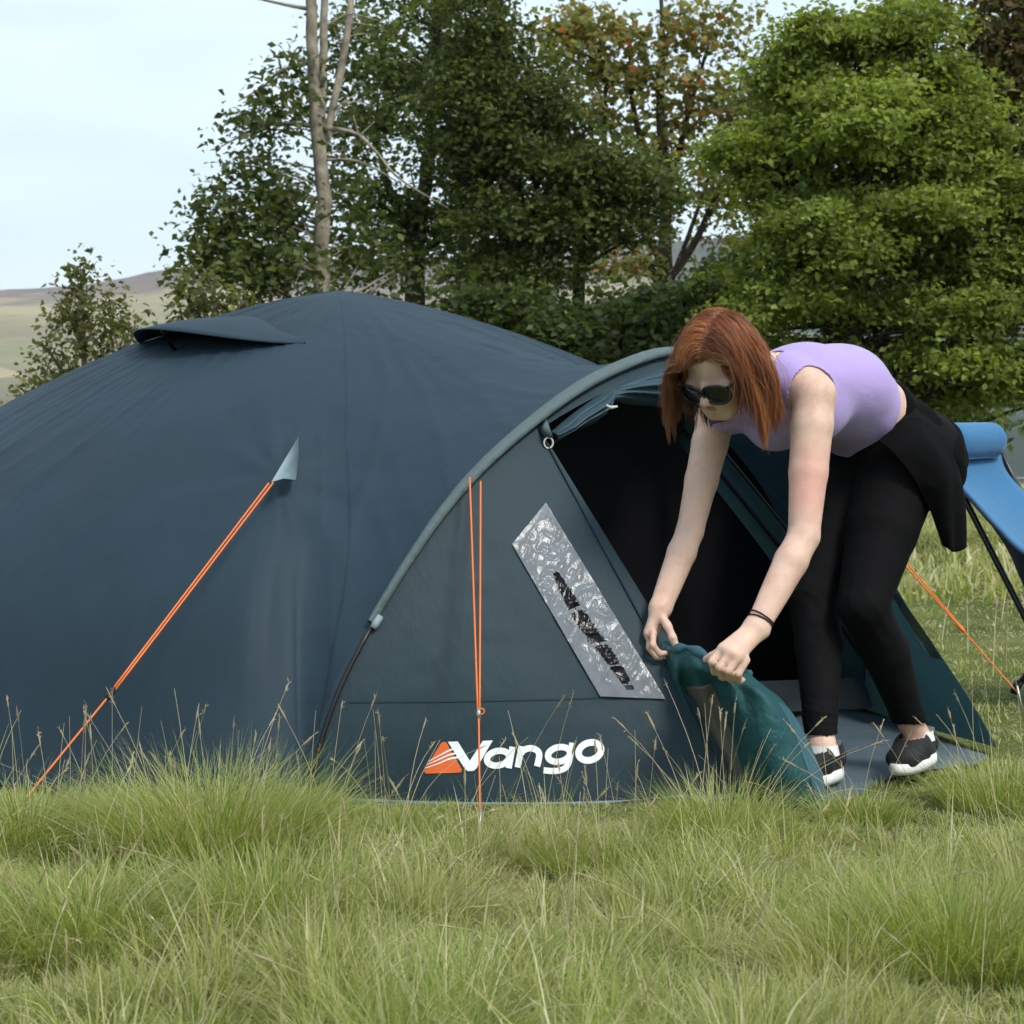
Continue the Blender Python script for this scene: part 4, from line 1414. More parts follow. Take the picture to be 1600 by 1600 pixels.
class Field:
    """signed-distance grid, smooth unions, surface-nets mesh"""

    def __init__(self, lo, hi, h):
        self.lo, self.h = A3(lo), h
        self.n = np.ceil((A3(hi) - self.lo) / h).astype(int) + 1
        self.F = np.full(self.n, 1.0, np.float32)

    def _win(self, lo, hi, pad):
        a = np.clip(np.floor((lo - pad - self.lo) / self.h).astype(int), 0, self.n - 1)
        b_ = np.clip(np.ceil((hi + pad - self.lo) / self.h).astype(int) + 1, 1, self.n)
        sl = tuple(slice(i, j) for i, j in zip(a, b_))
        g = [self.lo[i] + self.h * np.arange(a[i], b_[i]) for i in range(3)]
        X = np.stack(np.meshgrid(*g, indexing='ij'), -1)
        return sl, X

    def _union(self, sl, d, k):
        f = self.F[sl]
        d = d.astype(np.float32)
        if k > 0:
            hh = np.maximum(k - np.abs(f - d), 0) / k
            self.F[sl] = np.minimum(f, d) - hh * hh * k * 0.25
        else:
            self.F[sl] = np.minimum(f, d)

    def cone(self, a, b_, ra, rb, k=0.02, lat=None, wl=1.0, wl2=None):
        """tapered capsule; lat+wl flatten/widen along a lateral axis"""
        a, b_ = A3(a), A3(b_)
        wl2 = wl if wl2 is None else wl2
        R_ = max(ra * max(wl, 1), rb * max(wl2, 1))
        sl, X = self._win(np.minimum(a, b_) - R_, np.maximum(a, b_) + R_, k + 0.02)
        ab = b_ - a
        t = np.clip(((X - a) @ ab) / max(ab @ ab, 1e-9), 0, 1)
        o = X - a - t[..., None] * ab
        r = ra + (rb - ra) * t
        if lat is not None:
            l = o @ A3(lat)
            n2 = (o * o).sum(-1) - l * l
            w_ = wl + (wl2 - wl) * t
            d = np.sqrt(np.maximum(n2, 0) + (l / w_) ** 2) - r
        else:
            d = np.sqrt((o * o).sum(-1)) - r
        self._union(sl, d, k)

    def ell(self, c, axes, rad, k=0.02):
        c = A3(c)
        R_ = max(rad)
        sl, X = self._win(c - R_, c + R_, k + 0.02)
        o = X - c
        q = np.stack([(o @ A3(ax)) for ax in axes], -1)
        k0 = np.sqrt(((q / np.array(rad)) ** 2).sum(-1))
        k1 = np.sqrt(((q / np.array(rad) ** 2) ** 2).sum(-1)) + 1e-9
        self._union(sl, k0 * (k0 - 1) / k1, k)

    def mesh(self, name):
        F, h = self.F, self.h
        ins = F < 0
        s = ins[:-1, :-1, :-1].astype(np.int8)
        cnt = np.zeros_like(s)
        for dx in (0, 1):
            for dy in (0, 1):
                for dz in (0, 1):
                    cnt += ins[dx:F.shape[0] - 1 + dx, dy:F.shape[1] - 1 + dy, dz:F.shape[2] - 1 + dz]
        act = np.argwhere((cnt > 0) & (cnt < 8))
        idx = np.full(cnt.shape, -1, np.int32)
        idx[tuple(act.T)] = np.arange(len(act))
        corner = np.array([(x, y, z) for x in (0, 1) for y in (0, 1) for z in (0, 1)])
        val = np.stack([F[tuple((act + c).T)] for c in corner], 1)
        acc = np.zeros((len(act), 3)); num = np.zeros(len(act))
        for i in range(8):
            for j in range(i + 1, 8):
                if np.abs(corner[i] - corner[j]).sum() != 1: continue
                m_ = (val[:, i] < 0) != (val[:, j] < 0)
                t = np.where(m_, val[:, i] / (val[:, i] - val[:, j] + 1e-12), 0)
                p = corner[i] + t[:, None] * (corner[j] - corner[i])
                acc += p * m_[:, None]; num += m_
        V = self.lo + h * (act + acc / num[:, None])
        Q = []
        for ax in range(3):
            o1, o2 = [a_ for a_ in range(3) if a_ != ax]
            e1 = np.zeros(3, int); e1[o1] = 1
            e2 = np.zeros(3, int); e2[o2] = 1
            A_ = np.moveaxis(ins, ax, 0)
            ch = np.argwhere(np.moveaxis(A_[:-1] != A_[1:], 0, ax))
            ok = (ch[:, o1] > 0) & (ch[:, o2] > 0) & (ch[:, o1] < cnt.shape[o1]) & (ch[:, o2] < cnt.shape[o2])
            ch = ch[ok]
            q = np.stack([idx[tuple((ch - e1 - e2).T)], idx[tuple((ch - e2).T)], idx[tuple(ch.T)], idx[tuple((ch - e1).T)]], 1)
            fl = ins[tuple(ch.T)]
            if ax == 1: fl = ~fl
            q[~fl] = q[~fl][:, ::-1]
            Q.append(q)
        Q = np.concatenate(Q)
        Q = Q[(Q >= 0).all(1)]
        # one pass of smoothing removes the grid steps
        for _ in range(2):
            S = np.zeros_like(V); N_ = np.zeros(len(V))
            for i in range(4):
                j = (i + 1) % 4
                np.add.at(S, Q[:, i], V[Q[:, j]]); np.add.at(N_, Q[:, i], 1)
                np.add.at(S, Q[:, j], V[Q[:, i]]); np.add.at(N_, Q[:, j], 1)
            V = 0.45 * V + 0.55 * S / np.maximum(N_, 1)[:, None]
        self.V, self.Q = V, Q
        return np_mesh(name, V, Q.ravel(), np.full(len(Q), 4))

    def cut(self, name, f):
        """keep f<0; border vertices slide onto f=0"""
        V, Q = self.V.copy(), self.Q
        fv = f(V)
        keep = (fv[Q] < 0).any(1)
        Q = Q[keep]
        mixed = fv >= 0
        for i in range(4):
            for j in (i - 1, (i + 1) % 4):
                a_, b_ = Q[:, i], Q[:, j]
                m_ = mixed[a_] & (fv[b_] < 0)
                aa, bb = a_[m_], b_[m_]
                t = fv[aa] / (fv[aa] - fv[bb] + 1e-12)
                V[aa] = self.V[aa] + (self.V[bb] - self.V[aa]) * t[:, None]
        still = mixed.copy()
        used, inv = np.unique(Q, return_inverse=True)
        return np_mesh(name, V[used], inv.ravel(), np.full(len(Q), 4))


def nrmz(v):
    v = A3(v)
    return v / np.linalg.norm(v)


PP = lambda a, b_, c: A3(P(a, b_, c))
ShL, ShR = PP(1272, 617, 4.98), PP(1118, 655, 5.24)
LV = nrmz(ShL - ShR)
spine = [(PP(1386, 706, 5.37), .112, 1.42), (PP(1352, 652, 5.31), .094, 1.30), (PP(1302, 614, 5.23), .106, 1.34), (PP(1246, 611, 5.15), .104, 1.36), (PP(1212, 607, 5.10), .076, 1.55)]
HipL, HipR = PP(1412, 716, 5.29), PP(1354, 716, 5.44)
KnL, AnL = PP(1348, 945, 5.12), PP(1434, 1155, 5.31)
KnR, AnR = PP(1270, 930, 5.22), PP(1284, 1168, 5.06)
ElL, WrL = PP(1256, 838, 4.90), PP(1184, 978, 4.80)
ElR, WrR = PP(1078, 830, 5.17), PP(1032, 950, 5.09)
Hc = PP(1124, 568, 4.98)
ff = nrmz((-0.46, -0.58, -0.66))
uu = nrmz(A3((0, 0, 1)) - ff * ff[2] + A3((0.06, 0, 0)))
uu = nrmz(uu - ff * (uu @ ff))
hl = np.cross(uu, ff)          # her left
if hl @ LV < 0: hl = -hl


def hp(l, f, u):
    return Hc + hl * l + ff * f + uu * u


def torso(B, inf=0.0, k=0.02, pelvis=True):
    for i in range(len(spine) - 1):
        if i == 0 and not pelvis: pass
        (a, ra, wa), (b_, rb, wb) = spine[i], spine[i + 1]
        B.cone(a, b_, ra + inf, rb + inf, k, LV, wa, wb)
    up = nrmz(np.cross(LV, spine[3][0] - spine[1][0]))
    if up[2] < 0: up = -up
    for l in (-1, 1):                        # bust
        c = spine[3][0] + LV * l * .068 - up * .070 + nrmz(spine[3][0] - spine[2][0]) * 0.005
        B.ell(c, (LV, up, np.cross(LV, up)), (.062 + inf, .058 + inf, .062 + inf), 0.04)


def legs(B, inf=0.0):
    for Hp, Kn, An in ((HipL, KnL, AnL), (HipR, KnR, AnR)):
        mid = (Hp + Kn) / 2 + nrmz(A3((-.3, -.4, .2))) * .006
        B.cone(Hp, mid, .098 + inf, .078 + inf, .025)
        B.cone(mid, Kn, .078 + inf, .054 + inf, .010)
        back = nrmz(A3((.5, .6, .1)))
        cm = Kn + (An - Kn) * 0.35 + back * .014
        B.cone(Kn, cm, .052 + inf, .0495 + inf, .012)
        B.cone(cm, Kn + (An - Kn) * .8, .0495 + inf, .034 + inf, .012)
        B.cone(Kn + (An - Kn) * .8, An, .034 + inf, .030 + inf, .008)
    B.ell((HipL + HipR) / 2 + A3((.055, .05, .01)), (LV, A3((0, 0, 1)), nrmz(np.cross(LV, A3((0, 0, 1))))), (.165 + inf, .12 + inf, .10 + inf), .06)


def fingers(B, joints, r0, k=0.006):
    for ch in joints:
        pts = [PP(*c) for c in ch]
        rs = np.linspace(r0, r0 * .78, len(pts))
        for i in range(len(pts) - 1):
            B.cone(pts[i], pts[i + 1], rs[i], rs[i + 1], k)


B = Field((0.22, 4.62, -0.01), (1.22, 5.66, 1.08), 0.0045)
torso(B); legs(B)
# neck, shoulders, arms
nb, nt_ = PP(1200, 590, 5.09), hp(0, -.045, -.06)
B.cone(nb, nt_, .052, .050, .03)
for Sh, El, Wr, lt in ((ShL, ElL, WrL, 1), (ShR, ElR, WrR, -1)):
    q_ = 1.0 if lt > 0 else 0.90
    B.cone(spine[4][0] + LV * lt * .05, Sh, .054, .048, .03)
    B.cone(Sh, Sh + (El - Sh) * .22, .049 * q_, .0485 * q_, .012)
    m1 = Sh + (El - Sh) * .55
    B.cone(Sh + (El - Sh) * .22, m1, .0485 * q_, .0440 * q_, .008)
    B.cone(m1, El, .0440 * q_, .0355 * q_, .008)
    m2 = El + (Wr - El) * .28
    B.cone(El, m2, .0355 * q_, .0380 * q_, .010)
    lat_ = nrmz(np.cross(Wr - El, A3((0, -1, 0))))
    B.cone(m2, Wr, .0380 * q_, .0205, .008, lat_, 1.0, 1.28)
# head
B.ell(hp(0, -.012, .030), (hl, ff, uu), (.073, .090, .082), .02)
B.ell(hp(0, .022, -.040), (hl, ff, uu), (.056, .066, .072), .03)
B.cone(hp(-.018, .062, -.090), hp(.018, .062, -.090), .020, .020, .03)
B.cone(hp(0, .084, .004), hp(0, .103, -.030), .007, .0115, .012)
for l in (-1, 1):
    B.cone(hp(l * .007, .094, -.034), hp(l * .011, .090, -.033), .008, .007, .008)
    B.ell(hp(l * .073, -.006, -.022), (hl, ff, uu), (.010, .018, .029), .008)
    B.cone(hp(l * .046, .066, -.022), hp(l * .036, .070, -.034), .020, .018, .03)
B.cone(hp(-.019, .080, -.056), hp(.019, .080, -.056), .0065, .0065, .008)
B.cone(hp(-.016, .078, -.068), hp(.016, .078, -.068), .0075, .0075, .008)
# left hand: back of the hand towards us, fist closed on the cloth
pal = [PP(1181, 984, 4.80), PP(1146, 1016, 4.755)]
latL = nrmz(PP(1166, 1032, 4.75) - PP(1128, 1010, 4.76))
B.cone(pal[0], pal[1] + (pal[1] - pal[0]) * .12, .0195, .0180, .02, latL, 1.35, 1.85)
fingers(B, [[(1130, 1011, 4.758), (1112, 1034, 4.745), (1116, 1050, 4.775), (1126, 1052, 4.80)],
            [(1144, 1015, 4.748), (1124, 1043, 4.735), (1128, 1058, 4.768), (1138, 1058, 4.80)],
            [(1156, 1022, 4.746), (1138, 1049, 4.735), (1142, 1062, 4.768), (1150, 1061, 4.80)],
            [(1166, 1031, 4.752), (1153, 1053, 4.745), (1155, 1064, 4.775), (1160, 1062, 4.80)]], .0098, .0035)
fingers(B, [[(1165, 992, 4.79), (1132, 1012, 4.81), (1112, 1026, 4.83), (1103, 1030, 4.84)]], .0115)
# right hand: pinching the corner between thumb and fingers
B.cone(PP(1031, 952, 5.09), PP(1017, 988, 5.085), .0195, .0170, .02, nrmz(A3((.35, .93, .1))), 1.25, 1.8)
fingers(B, [[(1021, 988, 5.055), (1020, 1008, 5.04), (1031, 1022, 5.045), (1044, 1020, 5.05)],
            [(1016, 990, 5.075), (1014, 1012, 5.065), (1026, 1028, 5.07), (1040, 1027, 5.07)],
            [(1012, 988, 5.095), (1011, 1012, 5.09), (1022, 1032, 5.09), (1036, 1033, 5.085)],
            [(1011, 985, 5.115), (1010, 1006, 5.115), (1018, 1028, 5.11), (1030, 1034, 5.10)]], .0088, .003)
fingers(B, [[(1031, 958, 5.08), (1043, 978, 5.05), (1051, 996, 5.04), (1057, 1011, 5.04)]], .0110)
# feet
toeR, toeL = nrmz((-.50, -.86, 0)), nrmz((-.42, -.90, 0))
for An, td in ((AnL, toeL), (AnR, toeR)):
    B.cone(An, A3((An[0], An[1], .05)), .030, .034, .02)
    B.cone(A3((An[0], An[1], .045)) - td * .03, A3((An[0], An[1], .03)) + td * .15, .030, .020, .02)

m, n, out = new_mat('skin')
b = principled(n, (0.64, 0.43, 0.335), 0.5, 0.35)
b.inputs['Subsurface Weight'].default_value = 0.12
b.inputs['Subsurface Radius'].default_value = (0.02, 0.008, 0.004)
b.inputs['Subsurface Scale'].default_value = 0.5
geo = n.nodes.new('ShaderNodeNewGeometry')
dist = n.nodes.new('ShaderNodeVectorMath'); dist.operation = 'DISTANCE'
redc = ShL + (ElL - ShL) * .62 + A3((0.012, -.045, 0))
dist.inputs[1].default_value = tuple(redc)
n.links.new(geo.outputs['Position'], dist.inputs[0])
mr = n.nodes.new('ShaderNodeMapRange')
mr.inputs['From Min'].default_value = 0.025
mr.inputs['From Max'].default_value = 0.13
mr.inputs['To Min'].default_value = 0.48
mr.inputs['To Max'].default_value = 0.0
mr.interpolation_type = 'SMOOTHSTEP'
n.links.new(dist.outputs['Value'], mr.inputs['Value'])
zb = noise(n, 22, 5, 0.6)
zb.inputs['Detail'].default_value = 9
zb.inputs['Roughness'].default_value = 0.72
cb = ramp(n, zb.outputs['Fac'], [(0.30, (0.56, 0.335, 0.255)), (0.5, (0.65, 0.44, 0.345)), (0.72, (0.70, 0.50, 0.40))])
mixc = n.nodes.new('ShaderNodeMix'); mixc.data_type = 'RGBA'
mixc.inputs['B'].default_value = (0.66, 0.29, 0.25, 1)
n.links.new(mr.outputs['Result'], mixc.inputs['Factor'])
n.links.new(cb.outputs['Color'], mixc.inputs['A'])
n.links.new(mixc.outputs['Result'], b.inputs['Base Color'])
zf = noise(n, 600, 2, 0.5)
zf2 = noise(n, 60, 5, 0.6)
n.links.new(bump(n, [(zf2.outputs['Fac'], 0.25, 0.004), (zf.outputs['Fac'], 0.25, 0.001)]), b.inputs['Normal'])
n.links.new(b.outputs['BSDF'], out.inputs['Surface'])
M['skin'] = m
person = link('person', B.mesh('person'), M['skin'])
tag(person, 'person bending forward in a lilac crop top and black leggings, holding the tent door', 'person')


def wear(name, me, mat, solid=0.0):
    o = link(name, me, mat, person)
    if solid:
        s = o.modifiers.new('solid', 'SOLIDIFY'); s.thickness = solid; s.offset = 1
    return o


M['lilac'] = fabric('lilac_jersey', (0.40, 0.305, 0.62), 0.75, wr=0.22, wscale=12, var=0.05, sheen=0.2)
M['leggings'] = fabric('black_leggings', (0.0048, 0.0048, 0.0056), 0.8, wr=0.35, wscale=12, spec=0.10)
M['sweat'] = fabric('black_sweatshirt', (0.0045, 0.0045, 0.005), 0.95, wr=0.5, wscale=13, spec=0.08, sheen=0.0)

# crop top
T = Field((0.30, 4.75, 0.6), (1.20, 5.60, 1.08), 0.0045)
torso(T, 0.0035)
for Sh, lt in ((ShL, 1), (ShR, -1)):
    T.cone(spine[4][0] + LV * lt * .05, Sh - LV * lt * .01, .0575, .0505, .03)
T.mesh('tmp')
axis = nrmz(spine[1][0] - spine[3][0])
hemp = spine[2][0] + (spine[1][0] - spine[2][0]) * 0.70
upv = nrmz(np.cross(LV, axis)); upv = upv if upv[2] > 0 else -upv


def top_cut(V):
    f = (V - hemp) @ nrmz(axis + upv * .10)
    for Sh, lt in ((ShL, 1), (ShR, -1)):
        o = V - (Sh + LV * lt * .030 - upv * .012 + axis * 0.0)
        l = o @ LV; a_ = o @ axis; u = o @ upv
        f = np.maximum(f, 0.085 - np.sqrt((l / 1.0) ** 2 + (a_ / 0.80) ** 2 + (u / 1.10) ** 2))
    o = V - nb
    f = np.maximum(f, 0.070 - np.linalg.norm(o, axis=1))
    return f


wear('crop_top', T.cut('crop_top', top_cut), M['lilac'], .0025)
# leggings
G_ = Field((0.55, 4.85, 0.02), (1.22, 5.66, 0.98), 0.0055)
legs(G_, .005)
G_.cone(spine[0][0], spine[0][0] + (spine[1][0] - spine[0][0]) * .8, spine[0][1] + .006, spine[1][1] + .005, .05, LV, spine[0][2], spine[1][2])
gx = np.meshgrid(*[G_.lo[i] + G_.h * np.arange(G_.n[i]) for i in range(3)], indexing='ij')
for Kn in (KnL, KnR):
    kd = np.sqrt((gx[0] - Kn[0]) ** 2 + (gx[1] - Kn[1]) ** 2 + (gx[2] - Kn[2] + .02) ** 2)
    G_.F += (0.0016 * np.clip(1 - kd / .15, 0, 1) * np.sin(gx[2] * 120 + gx[0] * 150 + 5 * np.sin(gx[1] * 33 + gx[2] * 25))).astype(np.float32)
for An in (AnL, AnR):
    kd = np.abs(gx[2] - .16)
    G_.F += (0.0018 * np.clip(1 - kd / .07, 0, 1) * np.sin(gx[2] * 330 + gx[0] * 60)).astype(np.float32) * (np.hypot(gx[0] - An[0], gx[1] - An[1]) < .09)
G_.mesh('tmp')
wear('leggings', G_.cut('leggings', lambda V: 0.118 - V[:, 2]), M['leggings'], .002)
# sweatshirt tied round the waist
S_ = Field((0.60, 4.85, 0.40), (1.32, 5.72, 1.0), 0.005)
S_.cone(spine[0][0] + A3((.02, .01, -.02)), spine[1][0] + axis * 0.012, .128, .104, .05, LV, 1.40, 1.32)
S_.ell((HipL + HipR) / 2 + A3((.05, .045, .0)), (LV, A3((0, 0, 1)), nrmz(np.cross(LV, A3((0, 0, 1))))), (.172, .128, .108), .06)
gx = np.meshgrid(*[S_.lo[i] + S_.h * np.arange(S_.n[i]) for i in range(3)], indexing='ij')
nq = nrmz(axis - 0.12 * upv)
S_.F = np.maximum(S_.F, -((gx[0] - spine[1][0][0]) * nq[0] + (gx[1] - spine[1][0][1]) * nq[1] + (gx[2] - spine[1][0][2]) * nq[2]).astype(np.float32) - 0.008)
# knot at the front
# folds
ii = np.meshgrid(*[S_.lo[i] + S_.h * np.arange(S_.n[i]) for i in range(3)], indexing='ij')
S_.F += (0.0030 * np.sin(ii[0] * 62 + ii[2] * 30 + 3 * np.sin(ii[1] * 20)) + 0.0022 * np.sin(ii[0] * 31 - ii[2] * 57 + ii[1] * 40)).astype(np.float32)


sw_o = wear('tied_sweatshirt', S_.mesh('tied_sweatshirt'), M['sweat'])
# the body of the sweatshirt hanging behind the hip
cl_ = [crom([PP(*q) for q in c], 40) for c in (
    [(1372, 690, 5.17), (1398, 712, 5.14), (1430, 752, 5.14), (1456, 800, 5.17), (1476, 852, 5.20)],
    [(1400, 668, 5.18), (1432, 700, 5.14), (1462, 742, 5.14), (1480, 795, 5.17), (1488, 862, 5.20)],
    [(1424, 650, 5.22), (1460, 690, 5.18), (1484, 735, 5.17), (1496, 790, 5.19), (1500, 860, 5.22)],
    [(1440, 640, 5.30), (1474, 680, 5.27), (1494, 730, 5.26), (1504, 785, 5.26), (1508, 850, 5.26)],
    [(1436, 640, 5.40), (1468, 680, 5.40), (1486, 730, 5.38), (1494, 785, 5.35), (1500, 840, 5.32)])]
V = []
for i in range(40):
    row = crom([c[i] for c in cl_], 34)
    for j, p in enumerate(row):
        t, u = i / 39, j / 33
        V.append(p + A3((0.25, -.9, 0)) * (0.010 * t * math.sin(15 * u + 4 * t + 2 * float(vnoise(u * 3, t * 3, 2))) + 0.006 * (float(vnoise(u * 8, t * 7, 3)) - .5)))
o = mesh_obj('sweatshirt_body', V, grid_faces(40, 34), M['sweat'], None, solid=.007)
o.parent = sw_o

# shoes and socks
M['shoeblk'] = fabric('shoe_black', (0.012, 0.012, 0.013), 0.7, wr=0.2, wscale=60)
M['shoewht'] = plain('shoe_white', (0.72, 0.72, 0.70), 0.5, 0.3, var=0.05)
for An, td, nm_ in ((AnL, toeL, 'left'), (AnR, toeR, 'right')):
    sd_ = A3((-td[1], td[0], 0))
    base = A3((An[0], An[1], 0.0))
    z0 = 0.012
    sh = Field(base - .22, base + A3((.22, .22, .16)), 0.004)
    sh.cone(base - td * .045 + A3((0, 0, z0 + .042)), base + td * .05 + A3((0, 0, z0 + .045)), .036, .040, .02, sd_, 1.0, 1.0)
    sh.cone(base + td * .05 + A3((0, 0, z0 + .042)), base + td * .150 + A3((0, 0, z0 + .030)), .038, .026, .02, sd_, 1.05, 1.45)
    sh.cone(base - td * .055 + A3((0, 0, z0 + .05)), base - td * .045 + A3((0, 0, z0 + .088)), .026, .022, .015, sd_, 1.2, 1.2)
    sh.mesh('tmp')
    up_ = wear('shoe', sh.cut('shoe', lambda V, b0=base, t_=td: np.maximum(V[:, 2] - (0.088 - 0.10 * np.clip((V - b0) @ t_ - .02, 0, .1)), (z0 + .016) - V[:, 2])), M['shoeblk'], .002)
    # sole
    V, F = [], []
    ns = 40
    for zz_, gr in ((z0 - .004, 1.0), (z0 + .006, 1.05), (z0 + .022, 1.02)):
        for k in range(ns):
            a_ = 2 * math.pi * k / ns
            x = math.cos(a_); y = math.sin(a_)
            ln = (0.185 if x > 0 else .085) * abs(x) ** .85 * (1 if x > 0 else -1)
            wd = (.040 + .008 * max(0, x)) * y
            q = base + td * ln * gr + sd_ * wd * gr
            V.append((q[0], q[1], zz_))
    for i in range(2):
        for k in range(ns): F.append((i * ns + k, i * ns + (k + 1) % ns, (i + 1) * ns + (k + 1) % ns, (i + 1) * ns + k))
    F += [tuple(range(ns))[::-1], tuple(range(2 * ns, 3 * ns))]
    o = mesh_obj('sole', V, F, M['shoewht'], None); o.parent = up_
    # white heel patch on the outer side
    V = []
    for i in range(8):
        for j in range(8):
            a_ = -0.2 + 2.1 * j / 7
            q = base - td * (.018 + .072 * math.cos(a_) * 0 + .062 * math.cos(a_ - .9)) + sd_ * (-1 if nm_ == 'left' else -1) * (.046 * math.sin(a_)) * 1.0
            V.append((q[0], q[1], z0 + .03 + .052 * i / 7))
    bv = BVHTree.FromPolygons([tuple(v) for v in sh.V], [tuple(q) for q in sh.Q])
    V2 = []
    for v in V:
        h = bv.find_nearest(Vector(v)); V2.append(h[0] + h[1] * .004 if (h[1].dot(Vector(v) - Vector(tuple(base + A3((0, 0, .05)))))) > 0 else h[0] - h[1] * .004)
    o = mesh_obj('heel_patch', V2, grid_faces(8, 8), M['shoewht'], None); o.parent = up_
    # sock rim
    dA = nrmz(A3((An[0], An[1], .11)) - A3((An[0], An[1], .05)))
    V, F = tube_data([A3((An[0], An[1], .070)), A3((An[0], An[1], .086)), A3((An[0], An[1], .094))], [.042, .0385, .037], 18, cap=False)
    o = mesh_obj('sock', V, F, M['shoewht'], None); o.parent = person

# sunglasses
M['lens'] = plain('dark_lens', (0.006, 0.006, 0.007), 0.08, 0.6, var=0.0)
M['frameblk'] = plain('glasses_frame', (0.010, 0.010, 0.010), 0.25, 0.5, var=0.0)
sg = empty('sunglasses', tuple(hp(0, .1, -.005))); sg.parent = person
for l in (-1, 1):
    V = [hp(l * .034, .1005, -.010)]
    rim_ = []
    for a_ in np.linspace(0, 2 * math.pi, 30, endpoint=False):
        x, y = .0305 * np.sign(math.cos(a_)) * abs(math.cos(a_)) ** .8, .0255 * np.sign(math.sin(a_)) * abs(math.sin(a_)) ** .8
        xl = .034 + x
        rim_.append(hp(l * xl, .097 - .9 * xl * xl * 4.0 + .004, -.010 + y - .06 * x))
    V += rim_
    F = [(0, 1 + k, 1 + (k + 1) % 30) for k in range(30)]
    sub('lens', V, F, M['lens'], sg)
    Vt, Ft = tube_data(rim_ + [rim_[0]], .0032, 6, cap=False)
    sub('rim', Vt, Ft, M['frameblk'], sg)
    Vt, Ft = tube_data([hp(l * .064, .086, .004), hp(l * .074, .06, .004), hp(l * .078, 0, -.002), hp(l * .078, -.02, -.012)], [.0045, .004, .003, .0025], 6)
    sub('temple', Vt, Ft, M['frameblk'], sg)
Vt, Ft = tube_data([hp(-.008, .104, -.006), hp(0, .108, -.003), hp(.008, .104, -.006)], .003, 6)
sub('bridge', Vt, Ft, M['frameblk'], sg)
# lips
M['lip'] = plain('lips', (0.50, 0.20, 0.18), 0.45, 0.35)
Vt, Ft = tube_data([hp(-.020, .083, -.061), hp(-.008, .089, -.058), hp(0, .089, -.060), hp(.008, .089, -.058), hp(.020, .083, -.061)], [.002, .0045, .0045, .0045, .002], 8)
o = mesh_obj('lips', Vt, Ft, M['lip'], None); o.parent = person
# wrist bands
M['band'] = plain('hair_tie', (0.03, 0.018, 0.018), 0.7, 0.2)
wd_ = nrmz(WrL - ElL)
for q_, tl in ((-.012, .10), (-.022, -.22)):
    c = WrL + wd_ * q_
    nrm = nrmz(wd_ + A3((tl, 0, tl)))
    _, s_, u_ = frame_of(nrm)
    lat_ = nrmz(np.cross(WrL - ElL, A3((0, -1, 0))))
    pts = []
    for a_ in np.linspace(0, 2 * math.pi, 33):
        d = A3(s_) * math.cos(a_) + A3(u_) * math.sin(a_)
        r_ = .0240 * math.sqrt(1 + .55 * (d @ lat_) ** 2)
        pts.append(c + d * r_)
    Vt, Ft = tube_data(pts, .0017, 6, cap=False)
    o = mesh_obj('wrist_band', Vt, Ft, M['band'], None); o.parent = person

# ---- hair
m, n, out = new_mat('copper_hair')
b = principled(n, (0.2, 0.06, 0.02), 0.38, 0.5)
a_n = n.nodes.new('ShaderNodeAttribute'); a_n.attribute_name = 'Col'
n.links.new(a_n.outputs['Color'], b.inputs['Base Color'])
n.links.new(b.outputs['BSDF'], out.inputs['Surface'])
M['hair'] = m
hr = np.random.default_rng(77)
HV, HF, HCc = [], [], []
sk_c, sk_r = A3((0, -.012, .030)), A3((.073, .090, .082))


def to_loc(p):
    o = p - Hc
    return np.array([o @ hl, o @ ff, o @ uu])


def push_out(q, pad):
    e = (q - sk_c) / (sk_r + pad)
    r = np.linalg.norm(e)
    if r < 1: q = sk_c + (sk_r + pad) * e / r
    e = (q - A3((0, .022, -.040))) / (A3((.058, .068, .074)) + pad * .8)
    r = np.linalg.norm(e)
    if r < 1: q = A3((0, .022, -.040)) + (A3((.058, .068, .074)) + pad * .8) * e / r
    return q


